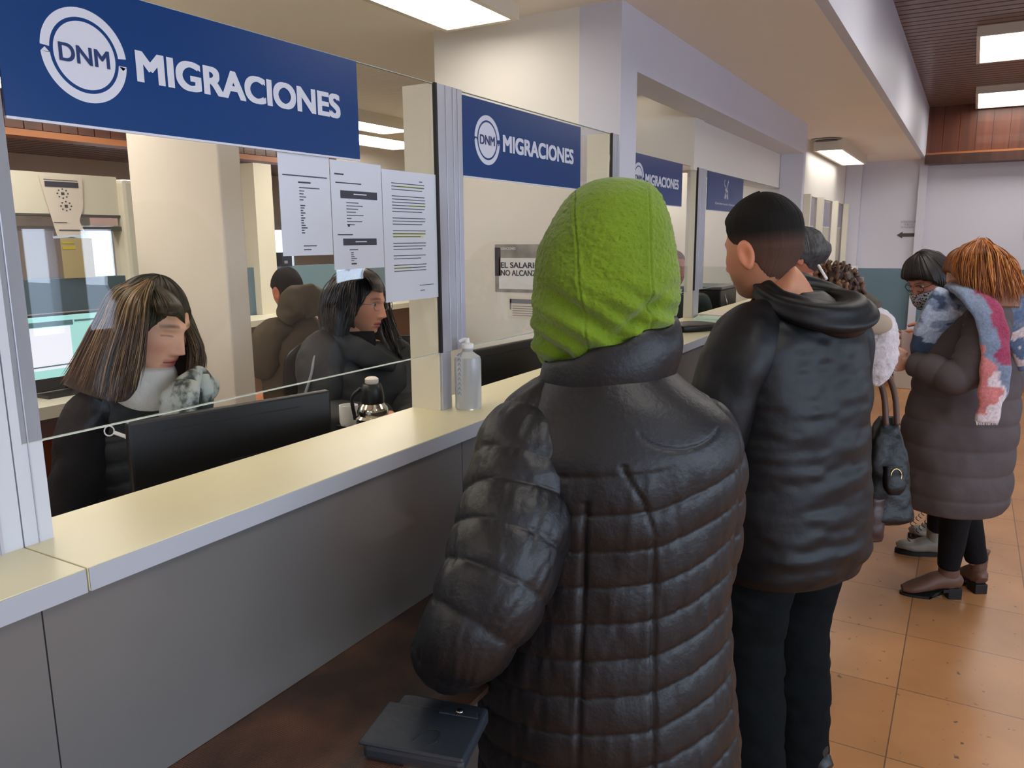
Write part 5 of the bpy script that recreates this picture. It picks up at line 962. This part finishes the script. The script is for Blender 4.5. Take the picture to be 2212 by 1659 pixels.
b = MB(); K = [(*L10(0, 0, .62), .20, .15), (*L10(0, 0, .85), .20, .15), (*L10(0, 0, 1.1), .20, .14), (*L10(0, 0, 1.22), .18, .12), (*L10(0, 0, 1.29), .10, .09), (*L10(0, .02, 1.345), .075, .075)]; b.grid(loft(K, R10, 60, 70, wr(.007, 12, 3), level=True))
sleeve(b, [at(2055, 655, 3.72), at(2040, 680, 3.62), at(2030, 715, 3.60), at(2012, 722, 3.6)], [.06, .07, .055, .042], VF, wr(.006, 16, 6)); sleeve(b, [L10(.08, 0, 1.26), L10(.16, 0, 1.24), L10(.2, .04, 1.0), L10(.1, .24, 1.05)], [.05, .07, .06, .045], F10, wr(.006, 16, 8))
b.build('jacket', M_cam, w8, auto=False)
b = MB()
for x0, an in ((-.075, bt(fl(2038, 1200), fl(1934, 1192))), (.075, bt(fl(2040, 1165), fl(1962, 1160)))): e_ = lambda t, z: L10(x0, 0, z) * (1 - t) + (A_([an[0], an[1], z])) * t; sleeve(b, [L10(x0, 0, .72), e_(.2, .60), e_(.5, .42), e_(.75, .27), e_(.94, .150)], [.09, .088, .068, .058, .048], R10, wr(.003, 18, 3))
b.build('trousers', M_tr, w8, auto=False)
M_sb = cloth('silver_grey_boot', (150, 140, 126), .45, 40, .4, .5); lc = mat('dark_laces', (50, 46, 42), .7)
for hh, tt, q in ((fl(2038, 1200), fl(1934, 1192), 0), (fl(2040, 1165), fl(1962, 1160), 1)):
    o = boot('lace_up_boot', M_sb, w8, hh, tt, bt(hh, tt) + A_([0, 0, .195]), w=.047, sole=.022); b = MB(); d = _n(tt - hh); sd = np.cross(d, [0, 0, 1.])
    for i in range(7): c = hh + d * (.165 - .012 * i) + A_([0, 0, .07 + .016 * i]); tube(b, [c - sd * .022, c + d * .008 + A_([0, 0, .004]), c + sd * .022 + A_([0, 0, .008])], .0022, 5, 10)
    b.build('laces', lc, o, auto=False)

# ================================================================= things on the counter and desks
def monitor(c0, c1, ztop, hgt, label, plate=True):
    """back panel facing the hall, from c0 (left) to c1 (right)"""
    c0, c1 = A_([*c0, 0.]), A_([*c1, 0.]); ux = _n(c1 - c0); w = np.linalg.norm(c1 - c0); ny = np.cross([0, 0, 1.], ux); Rm = np.stack([ux, ny, [0, 0, 1.]], 1)
    t = empty('computer_monitor', (c0 + c1) / 2 + A_([0, 0, CT - .3]), label, 'monitor'); o = A_([c0[0], c0[1], ztop - hgt])
    MB().box(0, w, .0, .022, 0, hgt, R=Rm, o=o).build('housing', M_black, t, smooth=False, bevel=.006)
    b = MB(); b.box(w * .14, w * .82, -.0012, 0, hgt - .030, hgt - .027, R=Rm, o=o); b.build('vent_slot', M_gasket, t, smooth=False)
    b = MB(); b.box(w * .44, w * .77, -.001, 0, hgt * .42, hgt * .58, R=Rm, o=o); b.build('rear_plate', mat('soft_black_plastic', (34, 34, 37), .5), t, smooth=False)
    b = MB(); pts = [o + Rm @ A_([w * .6 + .018 * math.cos(a), -.0015, hgt * .36 + .018 * math.sin(a)]) for a in np.linspace(0, 2 * PI, 22)]; tube(b, pts, .0012, 6, 40); b.build('round_badge', M_steel, t)
    MB().box(w * .05, w * .95, .022, .024, hgt * .07, hgt * .93, R=Rm, o=o).build('screen', mat('monitor_screen', (40, 60, 70), .2, emit=((.5, .7, .8), .6)), t, smooth=False)
    b = MB(); b.box(w * .44, w * .56, .004, .016, -.16, .05, R=Rm, o=o); b.box(w * .3, w * .7, -.08, .10, -.175, -.16, R=Rm, o=o); b.build('stand', M_black, t, smooth=False, bevel=.003)
    return t
monitor((.944, 1.45), (1.41, 1.335), 1.24, .285, 'wide black monitor seen from behind at the first booth, before the long-haired clerk')
monitor((2.19, 1.42), (2.63, 1.38), 1.235, .285, 'black monitor seen from behind the second glass, left of the green hood')
t = empty('office_desk', (1.2, 1.6, .22), 'desk behind the first counter, under the monitor', 'desk'); box('desk_top', M_cream, .62, 2.60, 1.20, 1.72, .750, .780, t); 
for x in (.64, 1.55, 2.55): box('desk_panel', M_cream, x, x + .025, 1.24, 1.70, .22, .75, t)
def lx(name, prof, c, m, parent, nu=36): b = MB(); lathe(b, prof, c, nu); return b.build(name, m, parent, auto=True)
t = empty('vacuum_flask', (1.83, 1.60, .78), 'chrome vacuum flask with black neck and cream stopper by the smiling clerk', 'flask')
zt = 1.19; fc = (1.845, 1.575, 0)
lx('body', [(.03, .78), (.048, .785), (.050, .80), (.050, 1.035), (.054, 1.045), (.054, 1.058), (.047, 1.066), (.050, 1.074), (.046, 1.090), (.038, 1.10), (.036, 1.104)], fc, M_chrome, t)
lx('neck', [(.036, 1.103), (.037, 1.118), (.034, 1.145), (.030, 1.160), (.026, 1.165)], fc, M_black, t); lx('stopper', [(.018, 1.164), (.021, 1.168), (.021, 1.180), (.015, 1.185)], fc, M_paperw, t)
b = MB(); tube(b, [A_(fc) - VR * .035 + A_([0, 0, 1.15]), A_(fc) - VR * .062 + A_([0, 0, 1.12]), A_(fc) - VR * .056 + A_([0, 0, 1.05])], .006, 8, 20); b.build('handle', M_black, t)
t = empty('mug', (1.74, 1.55, .78), 'white cup just left of the vacuum flask', 'cup'); mc = tuple(A_(fc) - VR * .088 + VF * .06); lx('cup', [(.0, 1.02), (.026, 1.02), (.030, 1.03), (.030, 1.085), (.027, 1.085), (.026, 1.03), (0, 1.028)], (mc[0], mc[1], 0), M_white, t)
box('cup_stand', M_black, mc[0] - .03, mc[0] + .03, mc[1] - .03, mc[1] + .03, .78, 1.02, t)
# hand sanitiser bottle on the counter
M_bot = mat('cloudy_plastic', (214, 218, 222), .25, trans=.55, spec=.4)
t = empty('sanitiser_bottle', (1.60, 1.062, CT), 'cloudy white plastic sanitiser bottle standing at the post beside the green hood', 'bottle')
bx_ = (1.603, 1.058, CT)
lx('bottle', [(.0, .0), (.030, .0), (.033, .004), (.033, .122), (.031, .130), (.018, .139), (.013, .143), (.013, .152), (0, .152)], bx_, M_bot, t)
lx('pump_cap', [(.013, .150), (.015, .152), (.015, .162), (.006, .165), (.005, .176), (.0, .177)], bx_, M_white, t)
b = MB(); tube(b, [A_(bx_) + A_([0, 0, .172]), A_(bx_) - VR * .008 + A_([0, 0, .173]), A_(bx_) - VR * .020 + A_([0, 0, .168])], .004, 8, 12); b.build('spout', M_white, t)
b = MB()
for i in range(9):
    a0 = math.atan2(-VF[1], -VF[0]) - .62; zc = .02 + .012 * i + .02; r = .0334
    p = [A_(bx_) + A_([r * math.cos(a0 + q), r * math.sin(a0 + q), zc + dz]) for q, dz in ((-.14, 0), (0, .006), (.12, -.002))]; tube(b, p, .0008, 5, 8)
b.build('handwriting', mat('blue_marker', (90, 130, 190), .5), t)
# black folder and pale green papers on the counter by the third booth
o = MB(); K = [(3.40, .955 + .02, CT + .013, .012, .006), (3.42, .99, CT + .0155, .05, .014), (3.60, 1.06, CT + .016, .085, .015), (3.80, 1.14, CT + .015, .08, .013), (3.86, 1.16, CT + .014, .04, .006)]
o.grid(loft([(3.395, 1.16, CT + .016, .06, .010), (3.41, 1.155, CT + .016, .085, .0155), (3.50, 1.10, CT + .016, .10, .0158), (3.60, 1.04, CT + .016, .09, .0155), (3.615, 1.03, CT + .016, .06, .010)], (.6, .8, 0), 40, 40, lambda th, s, v, P: .0015 * noise3(P, 24, 2), ex=4))
q = o.build('document_folder', M_bag, auto=False); tag(q, 'thick black folder lying on the counter beside the green hood', 'folder')
M_gp2 = mat('pale_green_paper', (196, 224, 204), .7)
for i, (x, y, r, m_) in enumerate(((4.02, 1.15, .2, M_gp2), (4.10, 1.13, .05, M_gp2), (4.28, 1.16, -.15, M_paperw))):
    o = MB().box(-.15, .15, -.075, .075, 0, .004, R=rotz(r), o=(x, y, CT + .0005 + .0045 * i)).build('form_sheet', m_, smooth=False); tag(o, ['lowest pale green form on the counter beyond the black folder', 'upper pale green form on the counter beyond the black folder', 'white form farthest along the counter beyond the folder'][i], 'papers', 'forms on the counter')
# black equipment behind the fourth glass
t = empty('office_printer', (5.57, 1.60, 1.0), 'black office machine behind the fourth glass, left of the man\'s chin', 'printer')
box('housing', M_black, 5.36, 5.78, 1.46, 1.74, 1.0, 1.25, t, bevel=.01); box('lid', mat('grey_plastic', (90, 94, 96), .4), 5.35, 5.79, 1.45, 1.75, 1.25, 1.272, t, bevel=.006)
b = MB(); tube(b, [(5.42, 1.45, 1.22), (5.38, 1.42, 1.16), (5.40, 1.42, 1.10), (5.46, 1.44, 1.05)], .003, 6, 30); b.build('cable', M_steel, t)
t = empty('office_desk', (5.7, 1.65, .22), 'desk behind the fourth booth glass', 'desk'); box('desk_top', M_cream, 5.3, 6.05, 1.42, 1.95, .97, 1.0, t); 
for x in (5.32, 5.98): box('desk_panel', M_cream, x, x + .03, 1.45, 1.92, .22, .97, t)
# black flap bag on the shelf
t = empty('leather_satchel', (.93, .72, .834), 'black leather flap bag with a silver snap, lying on the brown perforated shelf', 'bag')
M_lea = cloth('dark_blue_black_leather', (40, 46, 54), .36, 50, .4, .6, bd=.002)
ua = _n([.03, -.12, 0]); og = A_([.795, .727, .8345])
# ua runs right along the front edge, uc runs away from the camera
uc = _n([.125, .035, 0]); Rg = np.stack([ua, uc, [0, 0, 1.]], 1)
def slab(pts, z0, z1, m, nm, bev=.004):
    P = [og + Rg @ A_([x, y, 0]) for x, y in pts]; n = len(P); b = MB(); b.add([(*p[:2], .8345 + z0) for p in P] + [(*p[:2], .8345 + z1) for p in P], [tuple(range(n))[::-1], tuple(range(n, 2 * n))] + [(i, (i + 1) % n, (i + 1) % n + n, i + n) for i in range(n)]); return b.build(nm, m, t, smooth=False, bevel=bev)
slab([(.0, .0), (.16, .0), (.16, .120), (.004, .120)], 0, .026, M_lea, 'bag_body', .008)
slab([(-.004, -.004), (.162, -.004), (.162, .105), (.0, .105)], .0265, .033, M_lea, 'flap', .003)
slab([(.008, .106), (.16, .106), (.16, .138), (.02, .142), (.010, .135)], .0, .028, M_lea, 'back_panel', .006)
slab([(.09, .092), (.155, .092), (.15, .108), (.12, .116), (.095, .108)], .0335, .0365, M_lea, 'snap_tab', .003)
b = MB(); sp = og + Rg @ A_([.122, .103, .0365]); b.ell(sp, (.006, .006, .003)); b.build('snap_button', M_chrome, t)
b = MB(); tube(b, [og + Rg @ A_(p) for p in ((.075, .02, .0335), (.085, .045, .034), (.105, .05, .034), (.112, .025, .034), (.10, .012, .0335))], .0011, 5, 40); b.build('embossed_mark', M_gasket, t)

# ================================================================= office behind the first booth
t = empty('office_partition', (2.1, 3.9, .22), 'cream and glass office partition at left, with a taped poster', 'partition')
box('fascia', M_cream, .9, 2.41, 3.60, 3.66, 1.73, 1.91, t); box('mullion', M_cream, 2.41, 2.52, 3.56, 3.68, .22, 1.90, t, bevel=.02)
box('lower_panel', mat('blue_grey_panel', (78, 100, 110), .5), .9, 2.41, 3.60, 3.66, .22, 1.44, t); box('rail', M_dkgrey, .9, 2.41, 3.592, 3.67, 1.655, 1.675, t); box('rail', M_dkgrey, .9, 2.41, 3.592, 3.67, 1.72, 1.73, t)
MB().box(.9, 2.41, 3.625, 3.631, 1.44, 1.72).build('partition_glass', M_glass, t, smooth=False)
o = MB(); p = [(2.035, 1.895), (2.235, 1.895), (2.225, 1.76), (2.20, 1.70), (2.225, 1.64), (2.09, 1.63)]; o.add([(x, 3.59, z) for x, z in p] + [(x, 3.592, z) for x, z in p], [tuple(range(6)), tuple(range(6, 12))[::-1]] + [(i, (i + 1) % 6, (i + 1) % 6 + 6, i + 6) for i in range(6)])
q = o.build('poster', M_paperw, smooth=False); tag(q, 'cream poster with a torn lower corner, taped to the office partition above the clerk', 'poster')
b = MB(); b.box(2.058, 2.212, 3.588, 3.5895, 1.848, 1.872)
for cx_, cz_ in ((2.135, 1.82), (2.145, 1.765)):
    for k in range(8): a = k * PI / 4; b.box(cx_ + .024 * math.cos(a) - .003, cx_ + .024 * math.cos(a) + .003, 3.588, 3.5895, cz_ + .02 * math.sin(a) - .003, cz_ + .02 * math.sin(a) + .003)
    b.box(cx_ - .007, cx_ + .007, 3.588, 3.5895, cz_ - .006, cz_ + .006)
b.box(2.055, 2.21, 3.588, 3.5895, 1.878, 1.8805); b.box(2.08, 2.14, 3.588, 3.5895, 1.69, 1.693); b.box(2.10, 2.21, 3.588, 3.5895, 1.655, 1.66); b.build('print', M_ink, q, smooth=False)
q = tag(MB().box(2.25, 2.39, 3.588, 3.5895, 1.68, 1.715).build('notice_sheet', mat('pink_paper', (206, 176, 170), .7), smooth=False), 'pale pink strip notice on the office partition', 'paper notice')
q = tag(MB().box(2.10, 2.25, 3.588, 3.5895, 1.44, 1.622).build('notice_sheet', mat('beige_board', (180, 164, 120), .7), smooth=False), 'beige board with yellow labels under the torn poster', 'paper notice')
b = MB(); b.box(2.105, 2.16, 3.586, 3.5878, 1.597, 1.605); b.box(2.105, 2.165, 3.586, 3.5878, 1.572, 1.584); b.build('yellow_label', mat('yellow_label', (200, 180, 40), .6), q, smooth=False)
# lit screen left of the first clerk
t = empty('computer_monitor', (1.25, 2.35, .8), 'lit computer screen at the left, beside the long-haired clerk', 'monitor')
c0, c1 = A_([1.02, 2.30, 0]), A_([1.56, 2.32, 0]); 
sc = MB().box(1.22, 1.62, 2.345, 2.37, 1.165, 1.395).build('housing', M_black, t, smooth=False, bevel=.004)
M_scr = mat('screen_cyan', (150, 210, 210), .3, emit=((.42, .78, .74), .55)); MB().box(1.228, 1.612, 2.342, 2.3445, 1.205, 1.387).build('screen', M_scr, t, smooth=False)
MB().box(1.23, 1.37, 2.340, 2.3415, 1.23, 1.355).build('white_window', mat('screen_white', (220, 222, 235), .3, emit=((.75, .78, .88), .7)), t, smooth=False)
b = MB(); b.box(1.23, 1.38, 2.3395, 2.3399, 1.357, 1.372); b.box(1.235, 1.36, 2.3395, 2.3399, 1.238, 1.242); b.box(1.385, 1.55, 2.3395, 2.3399, 1.365, 1.371); b.build('screen_bars', mat('screen_grey', (110, 150, 160), .4), t, smooth=False)
box('stand', M_black, 1.38, 1.46, 2.38, 2.42, 1.16, 1.25, t); box('stand_base', M_black, 1.26, 1.56, 2.30, 2.5, 1.15, 1.16, t)
t = empty('office_desk', (1.4, 2.6, .22), 'cream desk with brown front under the lit screen', 'desk'); box('desk_top', M_cream, .7, 1.62, 2.2, 2.75, 1.115, 1.15, t); box('desk_front', M_woodp, .72, 1.60, 2.24, 2.26, .22, 1.115, t); box('desk_panel', M_woodp, 1.58, 1.60, 2.26, 2.73, .22, 1.115, t)
def chair(p, rz, label):
    t = empty('office_chair', (p[0], p[1], .22), label, 'chair', rz=rz); Rz = rotz(rz); T = lambda q: Rz @ A_(q) + A_([p[0], p[1], .22])
    b = MB(); K = [(*T((0, -.20, .50)), .19, .03), (*T((0, -.22, .62)), .215, .034), (*T((0, -.235, .78)), .20, .03), (*T((0, -.24, .84)), .12, .02)]; b.grid(loft(K, Rz @ A_([1, 0, 0]), 40, 30, ex=3)); b.build('backrest', M_black, t, auto=False)
    b = MB(); b.ell(T((0, 0, .42)), (.23, .22, .04), Rz, 36, 16); b.build('seat', M_black, t, auto=False)
    b = MB(); tube(b, [T((0, 0, .06)), T((0, 0, .40))], .025, 12, 4); b.build('gas_column', M_black, t)
    b = MB(); tube(b, [T((0, -.1, .42)), T((0, -.24, .44)), T((0, -.25, .56))], .018, 8, 16); b.build('back_bar', M_black, t)
    for i in range(5):
        a = i * 2 * PI / 5; b = MB(); tube(b, [T((0, 0, .08)), T((.26 * math.cos(a), .26 * math.sin(a), .055))], [.022, .015], 8, 4); l = b.build('leg', M_black, t); b = MB(); b.ell(T((.26 * math.cos(a), .26 * math.sin(a), .028)), (.024, .024, .027)); b.build('caster', M_black, l)
q = at(480, 900, 2.25); chair((q[0], q[1]), math.atan2(F3[1], F3[0]) - PI / 2 + .4, 'black office chair back showing right of the scarfed clerk')
q = at(640, 900, 4.5); chair((q[0], q[1]), math.atan2(F5[1], F5[0]) - PI / 2, 'office chair under the man in the olive coat')
q = at(885, 760, 4.3); chair((q[0], q[1]), 2.4, 'empty black office chair behind the smiling clerk')
# rear office: windows and furniture seen below the notices
t = empty('office_counter', (3.9, 4.2, .22), 'cream ledge with blue-grey front across the back office', 'counter')
box('ledge', M_cream, 2.9, 6.1, 4.02, 4.34, 1.05, 1.09, t); box('front', mat('brown_front_board', (110, 78, 60), .5), 2.92, 6.08, 4.06, 4.08, .22, 1.05, t); box('back_panel', M_dado, 2.92, 6.08, 4.36, 4.40, .22, 1.42, t)
box('upright', M_cream, 3.90, 4.06, 4.30, 4.44, 1.09, 2.13, t)
M_win = mat('bright_window_glow', (220, 235, 250), .3, emit=((.72, .86, 1.0), 1.5))
for i, (x0, x1, z0, z1) in enumerate(((5.0, 5.55, 1.15, 1.72), (7.2, 7.9, 1.0, 1.75))):
    o = MB().box(x0, x1, 8.06, 8.08, z0, z1).build('window_%d' % (i + 1), M_win, smooth=False); struct(o, 'bright daylight window at the back of the office')
    b = MB(); w_ = .05; b.box(x0 - w_, x0, 8.03, 8.09, z0 - w_, z1 + w_); b.box(x1, x1 + w_, 8.03, 8.09, z0 - w_, z1 + w_); b.box(x0, x1, 8.03, 8.09, z1, z1 + w_); b.box(x0, x1, 8.03, 8.09, z0 - w_, z0); b.box((x0 + x1) / 2 - .015, (x0 + x1) / 2 + .015, 8.03, 8.09, z0, z1); b.build('window_frame', M_white, o, smooth=False)
q = A_([4.20, 4.38, 0]); t = empty('desk_telephone', (q[0], q[1], 1.42), 'dark blue boxy machine on the back partition above the olive coat', 'machine'); box('housing', mat('dark_navy_plastic', (30, 38, 58), .4), q[0] - .05, q[0] + .05, q[1] - .04, q[1] + .04, 1.42, 1.52, t); box('display', M_inkg, q[0] - .03, q[0] + .0, q[1] - .045, q[1] - .04, 1.44, 1.46, t)

# ================================================================= far booth, arrow sign and things at the end of the hall
pane(6.25, 9.4, 1.33, 1.95, 1.262, 'row of clear glass over the far booth counter')
t = empty('service_counter', (7.9, 1.1, 0), 'far counter stub with a pale ledge against the end wall', 'counter'); box('worktop', M_lip, 6.32, 9.0, .955, 1.25, 1.15, CT, t); box('front_panel', M_panel, 6.34, 8.96, 1.02, 1.05, .0, 1.15, t); box('side_board', M_white, 8.80, 9.0, 1.02, 1.10, CT, 1.30, t)
for x0, x1, lb in ((7.15, 7.55, 'grey square sign over the far booth, nearest of its three'), (7.85, 8.45, 'grey square sign over the far booth, middle of its three'), (8.75, 9.25, 'grey square sign over the far booth, next to the end wall')):
    o = MB().box(x0, x1, 1.254, 1.258, 1.70, 1.93).build('hanging_sign', mat('grey_sign_back', (140, 136, 152), .5, noise=(8, .1)), smooth=False); tag(o, lb, 'sign', 'grey signs over the far booth'); MB().box(x0, x1, 1.252, 1.2538, 1.694, 1.70).build('lower_strip', M_letter, o, smooth=False)
for x in (7.02, 7.68, 8.58, 9.36): t = empty('booth_post', (x, 1.27, CT), 'cream upright between the grey signs of the far booth', 'post', 'uprights of the far booth'); box('body', M_cream, x, x + .06, 1.20, 1.252, CT, 1.955, t)
o = MB(); yy = [.72, .665, .665, .535, .535, .665, .665]; zz = [1.617, 1.581, 1.599, 1.599, 1.635, 1.635, 1.653]; XA = XE - .006
o.add([(XA, y, z) for y, z in zip(yy, zz)] + [(XA + .002, y, z) for y, z in zip(yy, zz)], [tuple(range(7)), tuple(range(7, 14))[::-1]] + [(i, (i + 1) % 7, (i + 1) % 7 + 7, i + 7) for i in range(7)])
q = o.build('arrow_sign', mat('brown_arrow_print', (70, 60, 60), .6), smooth=False); tag(q, 'dark arrow pointing left under small lettering on the far wall', 'sign')
for s_, y_, w_, z_ in (('ATENCION AL', .690, .15, 1.745), ('PUBLICO', .65, .08, 1.715), ('EXTRANJERO', .685, .13, 1.685)): text(s_, 0, 0, .022, w_, 0, M_inkg, q, 'lettering', origin=(XA - .001, y_, z_), ux=(0, -1, 0), ext=.0)
o = MB().box(XE - .01, XE - .004, -.66, -.44, 1.58, 1.80).build('notice_sheet', mat('pale_notice', (206, 200, 200), .7), smooth=False); tag(o, 'small pale notice on the far wall at the right edge', 'paper notice')
o = MB().box(9.2, 9.5, .44, .62, 0, .34).build('storage_box', mat('beige_box', (190, 176, 158), .6), smooth=False, bevel=.01); tag(o, 'beige box standing on the tiles against the blue wall', 'box'); MB().box(9.19, 9.51, .43, .63, .34, .36).build('lid', M_white, o, smooth=False)
for x, y in ((7.14, 1.12), (8.80, 1.14)):
    t = empty('ceiling_vent', (x, y, 2.4), 'round ceiling vent over the far counter, %s' % ('nearer of the two' if x < 8 else 'farther of the two'), 'vent', 'round ceiling vents'); lx('ring', [(.05, 2.399), (.115, 2.397), (.12, 2.392), (.10, 2.386), (.05, 2.390)], (x, y, 0), M_steel, t); lx('slot', [(.0, 2.388), (.05, 2.386), (.085, 2.384), (.085, 2.382), (0, 2.380)], (x, y, 0), M_woodd, t)

# blue car in the street, mirrored in the first pane
vy = 2 * GY
def mir(px, py, Y): # point at real depth Y (negative) whose mirror image in the pane falls on the pixel
    d = RW @ np.array([px - CX, py - CY, FPX]); k = (vy - Y) / d[1]; return A_([d[0] * k, Y, 1.6 + d[2] * k])
cpos = mir(350, 700, -28.0); zg = -1.9
t = empty('parked_car', (cpos[0], cpos[1], zg), 'light blue car in the street, seen only as a reflection over the long-haired clerk', 'car')
M_cb = mat('car_paint_blue', (150, 185, 235), .25, metal=.3, coat=.6); M_cg = mat('car_window_dark', (30, 44, 74), .1)
cx0, cy0 = cpos[0], cpos[1]; car = [(-2.0, .55), (-2.05, .85), (-1.9, 1.05), (-1.05, 1.12), (-.45, 1.52), (.9, 1.55), (1.55, 1.15), (2.0, 1.0), (2.05, .6), (2.0, .3), (-1.95, .3)]
a = -.62; Rc = rotz(a); b = MB(); pr = lambda pts, y0, w, m=0: b.prism(pts, A_([cx0, cy0, zg]) + Rc @ A_([0, y0, 0]), Rc @ A_([1, 0, 0]), A_([0, 0, 1.]), Rc @ A_([0, 1, 0]), w, m)
pr(car, -.85, 1.7); b.build('car_body', M_cb, t, smooth=False, bevel=.08)
b = MB(); pr([(-.95, 1.13), (-.42, 1.48), (.85, 1.5), (1.35, 1.15)], -.86, 1.72); b.build('side_window', M_cg, t, smooth=False)
for x in (-1.3, 1.3):
    for y in (-.86, .70):
        b = MB(); c = A_([cx0, cy0, zg + .34]) + Rc @ A_([x, y, 0]); b.prism([(.34 * math.cos(q), .34 * math.sin(q)) for q in np.linspace(0, 2 * PI, 24, endpoint=False)], c, Rc @ A_([1, 0, 0]), A_([0, 0, 1.]), Rc @ A_([0, 1, 0]), .18); wl = b.build('wheel', M_gasket, t, smooth=False)
        b = MB(); b.prism([(.18 * math.cos(q), .18 * math.sin(q)) for q in np.linspace(0, 2 * PI, 16, endpoint=False)], c - Rc @ A_([0, .01, 0]), Rc @ A_([1, 0, 0]), A_([0, 0, 1.]), Rc @ A_([0, 1, 0]), .2); b.build('hub_cap', M_steel, wl, smooth=False)
